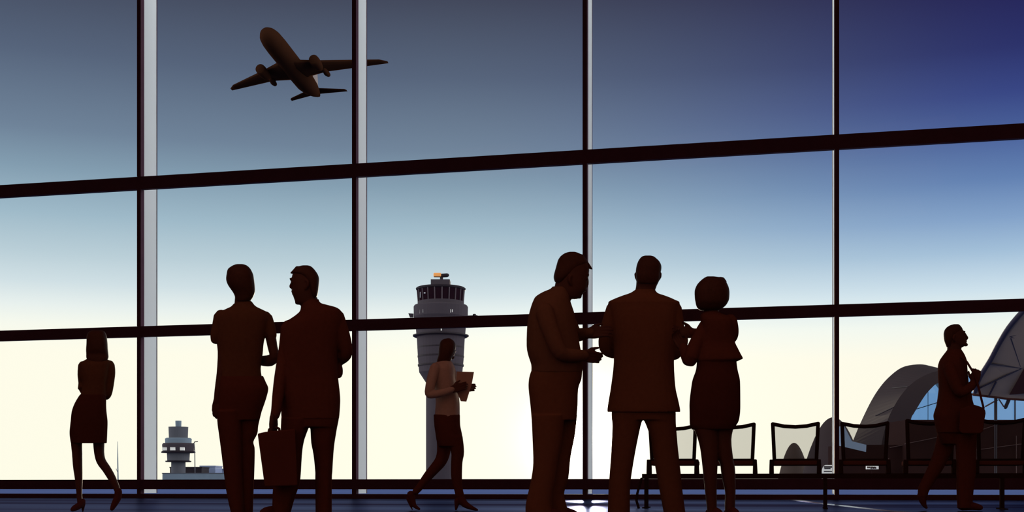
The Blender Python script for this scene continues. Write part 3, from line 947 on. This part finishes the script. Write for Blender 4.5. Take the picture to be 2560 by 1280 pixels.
p.limb('shoe:b', [(1151, 1246, -.05, .044), (1162, 1260, -.06, .035), (1178, 1269, -.07, .023), (1193, 1274.5, -.08, .011)])
p.limb('shoe:b', [(1143, 1252, -.05, .030), (1140, fy - 3, -.05, .012)])
p.build({'jacket': 'jacket_tan', 'trousers': 'trousers', 'shoe:a': 'shoe', 'shoe:b': 'shoe', 'hair': 'hair'})

fo = empty('folder', at(1166, 1000, Yf - .12), 'brown folder with papers held by the striding woman', 'folder')
out = [(1142, 928.7), (1185, 930), (1179.5, 960), (1166, 1004), (1152, 1003), (1140, 975)]
MB().prism([at(x, y, Yf - .125) for x, y in out], [at(x, y, Yf - .120) for x, y in out]).build('cover', M['folder'], fo)
inn = [(1143, 931), (1183, 932), (1177.5, 960), (1165, 1001), (1153, 1000), (1142, 975)]
MB().prism([at(x, y, Yf - .119) for x, y in inn], [at(x, y, Yf - .108) for x, y in inn]).build('papers', M['paper'], fo)

# --- the man with the shoulder bag
p = Person(260, 'person in a dark coat walking right, one hand on a shoulder bag strap')
p.base = (2395, 1270)
fy = p.fy
Yg = p.Y0
p.loft('skin', [(816, 2375, 2401, .10), (826, 2364, 2408.5, .14), (838, 2360.5, 2412, .15), (846, 2361, 2414, .15), (853, 2362, 2414, .145), (862, 2365, 2413.5, .12), (868, 2370, 2407, .09)])
p.limb('skin', [(2411.5, 832, 0, .008), (2415, 839, 0, .010), (2418, 845, 0, .0115), (2415, 849, 0, .008)])
p.ball('skin', 2408.5, 830, 0, .010, .05, .010)
for d in (-.034, .034):
    p.ball('skin', 2410, 835, d, .010, .012, .009)
p.limb('skin', [(2412, 853.5, -.022, .006), (2415.8, 853.5, 0, .008), (2412, 853.5, .022, .006)])
p.limb('skin', [(2412, 857, -.022, .006), (2414.8, 857.5, 0, .007), (2412, 857, .022, .006)])
p.ball('skin', 2414.5, 862, 0, .020, .026, .016)
for d in (-.078, .078):
    p.limb('skin', [(2387, 838, d, .008), (2384, 841, d * 1.08, .010), (2384, 848, d * 1.08, .010), (2387, 853, d, .007)])
p.loft('hair', [(810.3, 2385, 2396, .05), (812.5, 2377, 2399.5, .09), (817, 2368.5, 2403.5, .13), (824, 2362, 2407, .155), (831, 2359.5, 2401, .165), (838, 2358.5, 2394, .165), (853, 2360, 2384, .16), (868, 2366, 2380, .12)])
p.loft('skin', [(855, 2366, 2405, .13), (870, 2367.5, 2403.5, .13), (886, 2366, 2405, .14)])
p.loft('jacket', [(873, 2369, 2403, .14), (880, 2364, 2408, .19), (889, 2357, 2413, .26), (900, 2349.5, 2417, .33), (908, 2346.5, 2418, .36), (917, 2344.5, 2418.5, .38), (947, 2345, 2421, .38), (969, 2346.5, 2424, .37), (984, 2345, 2429.5, .36), (1000, 2343, 2431.5, .36), (1016, 2340, 2436, .36), (1037, 2333.5, 2440, .36), (1050, 2335, 2442, .35), (1082, 2342, 2442, .33)])
p.limb('jacket', [(2372, 918, -.19, .060), (2384, 950, -.23, .054), (2398, 978, -.24, .049), (2410, 978, -.23, .046), (2425, 968, -.19, .042), (2434, 958, -.16, .038), (2437, 952, -.14, .034)])
p.hand(2436, 955, -.14, (.25, .1, 1), (-.9, .2, .2), 1.2, 1.0)
p.limb('jacket', [(2395, 915, .17, .056), (2400, 960, .20, .050), (2402, 1005, .20, .044), (2408, 1040, .16, .036)])
p.hand(2408, 1040, .16, (.1, -.1, -1), (1, -.3, 0), .6, 1)
p.loft('trousers', [(1064, 2340, 2442, .30), (1090, 2345, 2442, .28), (1110, 2355, 2441, .24)], e=2.4)
p.loft('trousers', [(1085, 2383, 2442, .20), (1120, 2389, 2441, .19), (1179, 2391, 2440, .17), (1221, 2391, 2434.5, .16), (fy - 6, 2393, 2431, .16)], dc=-.07)
p.limb('trousers', [(2370, 1085, .08, .095), (2356, 1130, .09, .080), (2338, 1170, .10, .068), (2320, 1202, .12, .058), (2309, 1224, .12, .053), (2307, 1238, .12, .046)])
p.limb('shoe:a', [(2304, 1238, .12, .044), (2307, 1252, .12, .034), (2311, 1263, .12, .022), (2316, 1269, .12, .014)])
p.limb('shoe:b', [(2405, fy - 12, -.07, .044), (2428, fy - 12, -.09, .040), (2450, fy - 8, -.11, .028)])
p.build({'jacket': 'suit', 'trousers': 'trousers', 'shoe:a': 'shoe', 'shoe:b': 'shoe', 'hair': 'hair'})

bgo = empty('shoulder_bag', at(2448, 1080, Yg - .20), 'dark shoulder bag hanging at the side of the man walking right', 'bag')
out = [(2433, 1011), (2446, 1015), (2458, 1019), (2463, 1025), (2464, 1034), (2460.5, 1052), (2458, 1078), (2450, 1084), (2405, 1084), (2398, 1076), (2400, 1022)]
MB().prism([at(x, y, Yg - .31) for x, y in out], [at(x, y, Yg - .21) for x, y in out]).build('bag_body', M['case'], bgo, bevel=.01)
MB().tube([at(2398, 892, Yg - .10), at(2409, 896, Yg - .165), at(2418, 906, Yg - .19), at(2435, 934, Yg - .20), at(2444, 960, Yg - .21), at(2452, 992, Yg - .23), at(2459, 1020, Yg - .25)], .0105, 8).build('strap', M['case'], bgo, smooth=True)

# ------------------------------------------------------------------ the seat row (beam seating)
SB = 235.0
seat_w = []
Pb = at(2000, 1217, F / 236.0)
Pb.z = 0


def sp(px, h, n=0.0):      # point on the seat row's vertical plane at picture column px, height h, offset n towards the window
    d = Vector(((px - CX) / F, 1, 0))
    kk = Pb.dot(NO) / d.dot(NO)
    q = d * kk
    return Vector((q.x, q.y, h)) + NO * n


def hz(px, y):            # height that shows at row y on that plane
    d = Vector(((px - CX) / F, 1, 0))
    kk = Pb.dot(NO) / d.dot(NO)
    return CZ + (HZ - y) / F * kk


bench = empty('airport_bench', sp(2000, 0), 'row of airport seats with see-through mesh backs on one dark beam before the windows', 'bench')
mb_ = MB()
a, b = sp(1606, 0), sp(2620, 0)
h0, h1 = hz(2000, 1196.5), hz(2000, 1184)
mb_.box8([a - NO * .04 + Vector((0, 0, h0)), b - NO * .04 + Vector((0, 0, h0)), b - NO * .04 + Vector((0, 0, h1)), a - NO * .04 + Vector((0, 0, h1)),
          a + NO * .04 + Vector((0, 0, h0)), b + NO * .04 + Vector((0, 0, h0)), b + NO * .04 + Vector((0, 0, h1)), a + NO * .04 + Vector((0, 0, h1))])
mb_.build('beam', M['black'], bench)
for px in (1616, 2063, 2505):
    mb_ = MB()
    u = T * .02
    for n0, n1, za, zb in ((-.03, .03, .0, h0 + .01), (-.24, .24, 0, .012)):
        q = [sp(px, za, n0) - u, sp(px, za, n0) + u, sp(px, zb, n0) + u, sp(px, zb, n0) - u]
        q2 = [v + NO * (n1 - n0) for v in q]
        mb_.box8(q + q2)
    mb_.build('leg', M['black'], bench)
MB().tube([sp(1604, h0, -.02), sp(1596, .16, -.10), sp(1595, .08, -.14), sp(1601, .0, -.16)], .014, 10).build('brace', M['black'], bench, smooth=True)
seats = [(1622, 1743, 1066), (1768, 1889, 1062), (1928, 2049, 1060), (2101, 2222, 1059), (2263, 2386, 1052), (2440, 2565, 1050)]
for xl, xr, yt in seats:
    f0 = F / 236.0
    ht, hb = hz((xl + xr) / 2, yt), hz((xl + xr) / 2, 1151)
    hd = hz((xl + xr) / 2, 1163)
    # seat pan on the window side, its edge shows as a dark band
    pan = MB()
    q = []
    for dn in (-.02, .46):
        for (px, hh) in ((xl + 1, hd), (xr - 1, hd), (xr - 1, hb), (xl + 1, hb)):
            q.append(sp(px, hh, dn))
    pan.box8(q)
    so_ = pan.build('seat', M['seat'], bench, bevel=.012)
    bar = .034
    L0, R0 = sp(xl + 4, ht, -.04), sp(xr - 4, ht, -.04)
    fm = MB()
    rt = .020
    sag = .035
    up = Vector((0, 0, 1))
    lb, rb = sp(xl + 8, hb, 0), sp(xr - 8, hb, 0)
    fm.tube([lb, (lb + L0) / 2 + NO * .01, L0], rt, 12)
    fm.tube([rb, (rb + R0) / 2 + NO * .01, R0], rt, 12)
    mid = (L0 + R0) / 2
    fm.tube([L0, L0 * .75 + R0 * .25 - up * sag * .75 - NO * .03, mid - up * sag - NO * .04, L0 * .25 + R0 * .75 - up * sag * .75 - NO * .03, R0], rt, 12)
    fm.tube([lb, (lb + rb) / 2, rb], rt * .9, 12)
    fm.build('backrest_frame', M['black'], bench, smooth=True)
    pm = MB()
    nn = 10
    top, bot = [], []
    for i in range(nn + 1):
        t = i / nn
        bow = 4 * t * (1 - t)
        top.append(L0.lerp(R0, t) - up * sag * bow - NO * .04 * bow)
        bot.append(lb.lerp(rb, t) - NO * .02 * bow)
    for i in range(nn):
        pm.add([top[i], top[i + 1], bot[i + 1], bot[i]], [(0, 1, 2, 3)])
    pm.build('backrest_mesh', M['mesh'], bench, smooth=True)
    # end brackets from the seat down to the beam
    for px, sd in ((xl + 1, -1), (xr - 1, 1)):
        q = []
        for dn in (-.05, .05):
            for (dx, hh) in ((-6, h1 - .004), (6, h1 - .004), (5, hb + .01), (-4 if sd > 0 else -5, hb + .01)):
                q.append(sp(px + dx * (1 if sd < 0 else -1) * -sd * -1, hh, dn))
        MB().box8(q).build('bracket', M['black'], bench, bevel=.008)

# ------------------------------------------------------------------ the airliner
PR = Euler((0.127, -0.045, -1.701), 'XYZ').to_matrix()
PP = Vector((-46.061, 259.28, 88.851))


def pw(v):
    return PR @ Vector(v) + PP


pl_o = empty('airliner', PP, 'dark airliner flying past high outside the windows', 'airplane')
prof = [(19.4, .25, .0), (19.2, .8, .0), (18.6, 1.35, -.05), (17.4, 1.8, -.05), (15.5, 2.05, 0), (12, 2.15, 0), (0, 2.15, 0), (-7, 2.1, .05), (-11, 1.75, .3), (-14.5, 1.15, .65), (-17, .6, .95), (-18.2, .25, 1.1)]
fu = MB()
n = 24
vs, fs = [], []
for x, r, z in prof:
    for j in range(n):
        t = 2 * math.pi * j / n
        vs.append(pw((x, r * math.cos(t), z + r * math.sin(t))))
for i in range(len(prof) - 1):
    for j in range(n):
        fs.append((i * n + j, i * n + (j + 1) % n, (i + 1) * n + (j + 1) % n, (i + 1) * n + j))
fs += [list(range(n)), list(range((len(prof) - 1) * n, len(prof) * n))]
fu.add(vs, fs)
fu.build('fuselage', M['plane'], pl_o, smooth=True)


def foil(secs):      # secs: (xLE, xTE, y, z, thickness)
    mb_ = MB()
    vs, fs = [], []
    m_ = 10
    for a, b, y, z, th in secs:
        for j in range(m_):
            t = 2 * math.pi * j / m_
            cx = (math.cos(t) + 1) / 2
            vs.append(pw((b + (a - b) * cx, y, z + th / 2 * math.sin(t) * (0.4 + 0.8 * cx))))
    for i in range(len(secs) - 1):
        for j in range(m_):
            fs.append((i * m_ + j, i * m_ + (j + 1) % m_, (i + 1) * m_ + (j + 1) % m_, (i + 1) * m_ + j))
    fs += [list(range(m_)), list(range((len(secs) - 1) * m_, len(secs) * m_))]
    return mb_.add(vs, fs)


for sd in (-1, 1):
    foil([(8.8, -2.2, 0, -1.2, 1.5), (6.8, -2.4, 2.2 * sd, -.95, 1.2), (2.9, -3.4, 5.9 * sd, -.1, .8), (-8.2, -10.9, 16.6 * sd, 2.7, .3), (-10.4, -11.6, 18.0 * sd, 2.95, .12)]).build('wing', M['plane'], pl_o, smooth=True)
    foil([(-12.8, -16.6, 0, .9, .5), (-16.8, -18.4, 6.2 * sd, 1.12, .2), (-17.5, -18.6, 6.55 * sd, 1.136, .1)]).build('tailplane', M['plane'], pl_o, smooth=True)
    eng = MB()
    ev, ef = [], []
    ep = [(6.4, .88), (6.2, 1.02), (5.2, 1.08), (3.4, 1.0), (2.0, .8), (1.4, .6)]
    for x, r in ep:
        for j in range(18):
            t = 2 * math.pi * j / 18
            ev.append(pw((x, 5.75 * sd + r * math.cos(t), -1.25 + r * math.sin(t))))
    for i in range(len(ep) - 1):
        for j in range(18):
            ef.append((i * 18 + j, i * 18 + (j + 1) % 18, (i + 1) * 18 + (j + 1) % 18, (i + 1) * 18 + j))
    ef += [list(range(18)), list(range((len(ep) - 1) * 18, len(ep) * 18))]
    eng.add(ev, ef)
    eo = eng.build('engine', M['plane'], pl_o, smooth=True)
    q = [pw((5, 5.6 * sd, -.6)), pw((5, 5.9 * sd, -.6)), pw((1, 5.9 * sd, -.3)), pw((1, 5.6 * sd, -.3))]
    q2 = [pw((3, 5.6 * sd, -.0)), pw((3, 5.9 * sd, -.0)), pw((-1, 5.9 * sd, .0)), pw((-1, 5.6 * sd, .0))]
    MB().box8(q + q2).build('pylon', M['plane'], eo)
# flap fairings behind the engines
for sd in (-1, 1):
    MB().tube([pw((-1.2, 5.9 * sd, -.45)), pw((-3.0, 5.95 * sd, -.55)), pw((-4.4, 6.0 * sd, -.45))], [.45, .62, .45], 12).build('flap_fairing', M['plane'], pl_o, smooth=True)
fin = MB()
q = [pw((-9.8, -.18, 1.7)), pw((-17.2, -.18, 1.4)), pw((-18.9, -.1, 8.4)), pw((-16.6, -.1, 8.0))]
q2 = [pw((-9.8, .18, 1.7)), pw((-17.2, .18, 1.4)), pw((-18.9, .1, 8.4)), pw((-16.6, .1, 8.0))]
ff = fin.box8(q + q2).build('tail_fin', M['plane_fin'], pl_o)
ff['label'] = 'grey upright tail fin'

# ------------------------------------------------------------------ the large control tower
YT = 343.0
KT = F / YT
ct = empty('control_tower', (at(1102, 1217, YT).x, YT, -.05), 'large dark control tower with an orange radar on its roof behind the striding woman', 'tower')
CT = Vector((at(1102, 1217, YT).x, YT, 0))


def zt(y):
    return CZ + (HZ - y) / KT


def lt(prof, name, material, smooth=False, n=40):
    return MB().lathe(CT, [(r / KT, zt(y)) for r, y in prof], n).build(name, M[material], ct, smooth=smooth)


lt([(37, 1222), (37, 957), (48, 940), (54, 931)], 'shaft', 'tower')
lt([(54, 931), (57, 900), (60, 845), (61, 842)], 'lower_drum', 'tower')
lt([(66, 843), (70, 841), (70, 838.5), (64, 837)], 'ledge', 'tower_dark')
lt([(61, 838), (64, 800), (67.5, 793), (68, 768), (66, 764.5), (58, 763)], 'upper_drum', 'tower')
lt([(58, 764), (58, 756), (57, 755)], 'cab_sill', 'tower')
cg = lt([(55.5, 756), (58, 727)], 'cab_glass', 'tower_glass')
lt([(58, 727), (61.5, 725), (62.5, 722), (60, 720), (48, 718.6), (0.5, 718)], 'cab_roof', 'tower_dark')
for j in range(20):
    t = 2 * math.pi * (j + .35) / 20
    if math.sin(t) > .2:
        continue
    a = CT + Vector((math.cos(t) * 56.2 / KT, math.sin(t) * 56.2 / KT, zt(757)))
    b = CT + Vector((math.cos(t) * 58.8 / KT, math.sin(t) * 58.8 / KT, zt(726)))
    MB().tube([a, b], .18, 6).build('cab_mullion', M['tower_bar'], ct)
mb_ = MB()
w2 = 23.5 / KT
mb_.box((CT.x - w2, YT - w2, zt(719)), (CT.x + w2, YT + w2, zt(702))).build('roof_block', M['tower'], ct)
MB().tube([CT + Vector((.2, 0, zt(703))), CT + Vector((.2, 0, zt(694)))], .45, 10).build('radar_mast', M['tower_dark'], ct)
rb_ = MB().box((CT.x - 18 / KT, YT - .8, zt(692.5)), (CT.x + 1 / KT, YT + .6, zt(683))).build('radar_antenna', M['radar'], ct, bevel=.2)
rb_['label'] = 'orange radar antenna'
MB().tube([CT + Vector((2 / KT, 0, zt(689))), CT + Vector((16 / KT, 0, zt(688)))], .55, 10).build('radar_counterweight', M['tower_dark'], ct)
for dx, y0, y1, ww in ((-49, 749, 735, 1.4), (-37, 741, 738.6, 4)):
    yy = YT - math.sqrt(57.2 ** 2 - dx ** 2) / KT
    MB().box((CT.x + (dx - ww / 2) / KT, yy - .45, zt(y0)), (CT.x + (dx + ww / 2) / KT, yy + .4, zt(y1))).build('cab_light', M['pale'], ct)
for dx, y0, y1, ww in ((-48.5, 790, 781, 2), (-40, 789, 781, 1.6), (28, 790, 782, 1.6), (31.5, 789, 782, 2.4), (5, 835, 827, 2.5)):
    yy = YT - math.sqrt(max(64 ** 2 - dx ** 2, 9)) / KT
    MB().box((CT.x + (dx - ww / 2) / KT, yy - .5, zt(y0)), (CT.x + (dx + ww / 2) / KT, yy + .9, zt(y1))).build('wall_lamp', M['white'], ct)
MB().prism([at(x, y, YT - .8) for x, y in ((1020.5, 783), (1034, 784), (1034, 794), (1025, 794))], [at(x, y, YT + .8) for x, y in ((1020.5, 783), (1034, 784), (1034, 794), (1025, 794))]).build('side_antenna', M['tower'], ct)
MB().tube([at(1168, 792, YT), at(1192, 791, YT)], .35, 8).build('side_arm', M['tower_dark'], ct)
MB().lathe(at(1186, 790, YT), [(4.5 / KT, zt(791)), (4 / KT, zt(786)), (2.5 / KT, zt(785))], 12).build('side_lamp', M['tower_dark'], ct)
for j in range(3):
    MB().lathe(CT, [((58.6 - .6 * j) / KT, zt(872 + 22 * j)), ((58.9 - .6 * j) / KT, zt(868 + 22 * j))], 40).build('drum_band', M['tower_dark'], ct)

# ------------------------------------------------------------------ the small far tower and its buildings
YS = 800.0
KS = F / YS
CS = Vector((at(446, 1217, YS).x, YS, 0))
st = empty('control_tower', (CS.x, YS, -.05), 'small grey stacked control tower far off between the leftmost mullion and the pair', 'tower')


def zs(y):
    return CZ + (HZ - y) / KS


def ls(prof, name, material, n=32):
    return MB().lathe(CS, [(r / KS, zs(y)) for r, y in prof], n).build(name, M[material], st)


ls([(17.5, 1222), (17.5, 1153)], 'shaft', 'far')
ls([(31, 1155), (32, 1152.5), (27, 1151.5)], 'lower_plate', 'tower_dark')
ls([(27, 1152), (28, 1133), (33, 1131)], 'lower_drum', 'far')
ls([(41, 1132.5), (42, 1130), (39, 1128)], 'gallery_floor', 'tower_dark')
ls([(38, 1129), (39.5, 1112), (37, 1108)], 'gallery', 'tower')
ls([(32, 1108.5), (32.5, 1097), (29, 1095)], 'collar', 'far_light')
ls([(23, 1095.5), (24, 1068), (24.5, 1067.5)], 'cab', 'far')
ls([(7, 1068), (7.5, 1052)], 'roof_drum', 'far_light')
for x0, x1 in ((415, 427), (437, 449), (460, 470)):
    dx = (x0 + x1) / 2 - 446
    yy = YS - math.sqrt(40 ** 2 - dx ** 2) / KS
    MB().box((CS.x + (x0 - 446) / KS, yy - .6, zs(1127)), (CS.x + (x1 - 446) / KS, yy + 2.5, zs(1119.5))).build('window', M['white'], st)
ma = empty('crane', (at(487, 1217, YS - 10).x, YS - 10, -.05), 'thin crane mast beside the small far tower', 'crane')
MB().tube([at(488, 1222, YS - 10), at(487, 1127, YS - 10), at(485, 1108, YS - 10)], .3, 8).build('mast', M['far'], ma)
MB().tube([at(484, 1109, YS - 10), at(487, 1104.5, YS - 10), at(494, 1104, YS - 10)], .28, 8).build('jib', M['tower_dark'], ma)


def far_box(name, x0, x1, y0, y1, Yd, dep, material, label, rf=None):
    a, b = at(x0, y1, Yd), at(x1, y0, Yd)
    r = empty(name, ((a.x + b.x) / 2, Yd + dep / 2, -.05), label, 'building')
    MB().box((a.x, Yd, -.05), (b.x, Yd + dep, b.z)).build('wall', M[material], r)
    t_ = .25 * (b.z + .05)
    MB().box((a.x - .3, Yd - .3, b.z), (b.x + .3, Yd + dep + .3, b.z + max(.3, (b.z + .05) * .06))).build('roof', M[rf or material], r)
    return r


far_box('airport_building', 425, 504, 1170, 1200, 822, 20, 'tower_dark', 'low dark building at the foot of the small far tower')
far_box('airport_building', 500, 538, 1167, 1200, 848, 20, 'far_blue', 'bluish far building right of the small tower')
far_box('airport_building', 535, 575, 1174, 1200, 874, 20, 'far_blue', 'lower bluish far building behind the short-sleeved woman')
far_box('airport_building', 406, 562, 1184, 1200, 768, 14, 'far_light', 'long flat pale blue building in front of the small far tower', 'far')
ms = empty('light_mast', at(294, 1222, 500), 'thin pale light mast far off beside the leftmost mullion', 'mast')
MB().tube([at(295.5, 1222, 500), at(294.3, 1150, 500), at(294, 1104, 500)], [.30, .22, .08], 8).build('pole', M['far_light'], ms)
MB().tube([at(290.5, 1172, 500), at(294.5, 1182, 500)], .10, 6).build('stay', M['far_light'], ms)

# ------------------------------------------------------------------ roof shells, terminal, canopy at the right
def curve(pts, k=4):
    return dense(pts, k)


fo_ = curve([(2190, 1222), (2203, 1115), (2218, 1054), (2233, 1020), (2252, 989), (2270, 968), (2290, 951), (2315, 937), (2342, 928), (2372, 926), (2396, 945), (2410, 1000), (2416, 1100), (2418, 1222)])
fi_ = curve([(2262, 1222), (2268, 1110), (2277, 1050), (2285, 1033), (2294, 1018), (2305, 1000), (2317, 983), (2329, 970), (2342, 959), (2362, 955), (2376, 972), (2386, 1010), (2390, 1100), (2392, 1222)])
bo_ = curve([(2102, 1222), (2118, 1138), (2132, 1103), (2150, 1060), (2174, 1010), (2195, 975), (2220, 945), (2254, 919), (2292, 911), (2322, 914), (2350, 928), (2375, 985), (2385, 1100), (2388, 1222)])
Y1, Y2 = 232.0, 256.0
mb_ = MB()
n = len(fo_)
FO = [at(x, y, Y1) for x, y in fo_]
FI = [at(x, y, Y1) for x, y in fi_]
BO = [at(x, y, Y2) for x, y in bo_]
BI = [at(fi_[i][0] + (bo_[i][0] - fo_[i][0]) * .75, fi_[i][1] + (bo_[i][1] - fo_[i][1]) * .75 + 6, Y2) for i in range(n)]
vs = FO + FI + BO + BI
fs = []
for i in range(n - 1):
    fs += [(i, i + 1, n + i + 1, n + i), (i, i + 1, 2 * n + i + 1, 2 * n + i), (n + i, n + i + 1, 3 * n + i + 1, 3 * n + i), (2 * n + i, 2 * n + i + 1, 3 * n + i + 1, 3 * n + i)]
fs += [(0, n, 3 * n, 2 * n), (n - 1, 2 * n - 1, 4 * n - 1, 3 * n - 1)]
mb_.add(vs, fs)
sh = empty('roof_arch', (at(2250, 1217, 240).x, 240, -.05), 'big arched terminal roof shell rising behind the man with the bag', 'roof')
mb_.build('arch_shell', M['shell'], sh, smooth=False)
for i in (12, 20):
    MB().tube([FO[i] + Vector((0, 0, .12)), (FO[i] + BO[i]) / 2 + Vector((0, 0, .15))], .12, 6).build('seam', M['tower_dark'], sh)
gl = MB()
Ym = 236.0
gpts = [(x, y) for x, y in fi_][4:-4]
gl.prism([at(x, y, Ym) for x, y in gpts], [at(x, y, Ym + .12) for x, y in gpts])
gl.build('arch_glazing', M['blue_glass'], sh)
MB().tube([at(2320, 978, Ym - .2), at(2320, 1060, Ym - .2)], .05, 6).build('glazing_bar', M['tower_dark'], sh)
MB().tube([at(2290, 1023, Ym - .2), at(2345, 1006, Ym - .2)], .07, 6).build('glazing_bar', M['tower_dark'], sh)


def dome(cx, cy, kq, Yd, material, label):
    r = F / Yd
    c = Vector((at(cx, 1217, Yd).x, Yd, 0))
    o = empty('roof_dome', (c.x, Yd, -.05), label, 'roof')
    prof = []
    ymax = 1222.0
    rm = math.sqrt((ymax - cy) / kq)
    for i in range(16):
        q = rm * (1 - i / 15.0)
        prof.append((max(q, .3) / r, CZ + (HZ - (cy + kq * q * q)) / r))
    MB().lathe(c, prof, 36).build('dome_shell', M[material], o, smooth=True)
    return o


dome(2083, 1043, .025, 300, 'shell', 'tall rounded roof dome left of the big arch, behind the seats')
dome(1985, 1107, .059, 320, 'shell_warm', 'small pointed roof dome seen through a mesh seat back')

tb = empty('terminal_building', (at(2400, 1217, 213).x, 213, -.05), 'long dark brown terminal wall behind the seats at the right', 'building')
Yt = 212.0
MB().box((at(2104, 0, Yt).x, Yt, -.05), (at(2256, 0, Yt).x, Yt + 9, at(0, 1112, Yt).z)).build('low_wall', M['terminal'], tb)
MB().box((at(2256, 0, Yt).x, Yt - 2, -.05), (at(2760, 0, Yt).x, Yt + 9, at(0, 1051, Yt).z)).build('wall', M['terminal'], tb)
MB().prism([at(x, y, Yt - 6) for x, y in ((2092, 1066), (2111, 1066), (2130, 1103), (2166, 1112), (2165, 1130), (2092, 1113))],
           [at(x, y, Yt - 3) for x, y in ((2092, 1066), (2111, 1066), (2130, 1103), (2166, 1112), (2165, 1130), (2092, 1113))]).build('blue_fascia', M['fascia'], tb)
for pts in ([(2262, 1110), (2365, 1089)], [(2225, 1119), (2262, 1112)], [(2440, 1125), (2600, 1104)], [(2450, 1076), (2492, 1062)], [(2492, 1062), (2600, 1046)],
            [(2492, 1056), (2492, 1116)], [(2541, 1090), (2541, 1190)], [(2440, 1122), (2440, 1185)], [(2222, 1146), (2222, 1184)]):
    yy = Yt - 2.3 if pts[0][0] > 2256 else Yt - .3
    MB().tube([at(x, y, yy) for x, y in pts], .07, 6).build('joint', M['joint'], tb)
sg = empty('sign', at(2180, 1173, Yt - 7), 'small pale sign with dark marks on the terminal front, under the arch', 'sign')
MB().box(at(2167, 1173, Yt - 7), at(2194, 1165, Yt - 6.4)).build('sign_board', M['white'], sg)
for x0, x1, y0, y1 in ((2168, 2175, 1169.5, 1166.5), (2177, 2179, 1172, 1166.5), (2181, 2182.3, 1171, 1166.5), (2183.5, 2185, 1172, 1167), (2186.5, 2188, 1171, 1166.5), (2189, 2190, 1172, 1167.5)):
    MB().box(at(x0, y0, Yt - 7.1), at(x1, y1, Yt - 7.0)).build('mark', M['black'], sg)
MB().box(at(2179.5, 1222, Yt - 6.8), at(2181.5, 1172, Yt - 6.5)).build('post', M['terminal'], sg)

# glazed front under the canopy
Yq = 216.0
MB().box(at(2405, 1051, Yq), at(2760, 940, Yq + .12)).build('glazing', M['blue_glass'], tb)
for px, r_ in ((2490, .24), (2537.5, .13), (2600, .13), (2660, .13)):
    MB().tube([at(px, 1051, Yq - .3), at(px, 940, Yq - .3)], r_, 8).build('glazing_bar', M['tower_dark'], tb)


def Yc(y):
    return 150 + (y - 775) * .1


cn = empty('canopy', at(2560, 985, 165), 'grey panelled canopy roof sweeping up at the far right', 'canopy')
out = [(2433, 985), (2436, 966), (2447, 944), (2470, 906), (2494, 862), (2520, 818), (2553, 777), (2600, 730), (2690, 668), (2760, 700), (2760, 1004), (2600, 1000), (2520, 995), (2480, 990)]
MB().prism([at(x, y, Yc(y)) for x, y in out], [at(x + 3, y - 1, Yc(y) + 2.5) for x, y in out]).build('panel', M['canopy'], cn)
ed = curve([(2434, 976), (2441, 950), (2452, 929), (2472, 897), (2493, 857), (2518, 816), (2552, 776), (2600, 729), (2690, 667)], 3)
MB().tube([at(x + 4, y + 3, Yc(y)) for x, y in ed], .33, 10).build('edge_tube', M['canopy_edge'], cn, smooth=True)
be = [(2433, 986), (2480, 991.5), (2520, 996.5), (2600, 1001.5), (2760, 1006)]
MB().tube([at(x, y, Yc(y)) for x, y in be], .20, 8).build('lower_edge', M['canopy_red'], cn, smooth=True)
for a, b in (((2473, 909), (2550, 919)), ((2552, 921), (2447, 971)), ((2525, 841), (2580, 822)), ((2527, 845), (2551, 915)), ((2528, 842), (2600, 858)), ((2550, 920), (2700, 900)), ((2472, 990), (2490, 955))):
    MB().tube([at(a[0], a[1], Yc(a[1]) - .40), at(b[0], b[1], Yc(b[1]) - .40)], .12, 6).build('rib', M['canopy_edge'], cn)
tri = [(2562, 918), (2700, 880), (2760, 1000), (2560, 984), (2523, 987)]
MB().prism([at(x, y, Yc(y) - .9) for x, y in tri], [at(x, y, Yc(y) - .1) for x, y in tri]).build('red_panel', M['canopy_red'], cn)
MB().tube([at(2489, 1222, Yc(1000)), at(2489, 994, Yc(1000))], .20, 10).build('post', M['tower_dark'], cn)
MB().tube([at(2464, 1016, Yc(1000)), at(2489, 1002, Yc(1000)), at(2498, 999, Yc(1000)), at(2509, 1016, Yc(1000)), at(2516, 1018, Yc(1000))], .10, 8).build('brace', M['joint'], cn)
MB().tube([at(2514, 1018, Yc(1000)), at(2523, 997, Yc(1000)), at(2530, 985, Yc(1000))], .26, 8).build('brace', M['tower_dark'], cn)

# a white airport bus seen past the seats
bu = empty('airport_bus', (at(2078, 1217, 185).x, 185, -.05), 'white airport bus with dark windows, just left of the mullion above the seats', 'bus')
Yv = 185.0
bp = [(2054, 1222), (2054.5, 1176), (2056, 1170), (2060, 1164), (2064, 1162.5), (2092, 1162.5), (2094, 1166), (2094, 1222)]
bp = [(x, y) for x, y in bp]
MB().prism([at(x, min(y, 1216), Yv) for x, y in bp], [at(x, min(y, 1216), Yv + 2.5) for x, y in bp]).build('body', M['white'], bu)
for x0, x1, y0, y1 in ((2060, 2090, 1169, 1165.5), (2061, 2076, 1172.5, 1170), (2060, 2090, 1179.5, 1177)):
    MB().box(at(x0, y0, Yv - .06), at(x1, y1, Yv + .02)).build('window', M['tower_dark'], bu)
for px in (2063, 2085):
    MB().tube([at(px, 1213, Yv - .1), at(px, 1213, Yv + .4)], .45, 14).build('wheel', M['black'], bu)

# ------------------------------------------------------------------ render look
for o in bpy.data.objects:
    if '_w' in o:
        del o['_w']
vs_ = SC.view_settings
vs_.view_transform = 'Standard'
vs_.look = 'None'
vs_.exposure = 0.0
vs_.gamma = 1.0
vs_.use_curve_mapping = False
SC.cycles.use_denoising = True
SC.cycles.max_bounces = 8
SC.cycles.transparent_max_bounces = 24
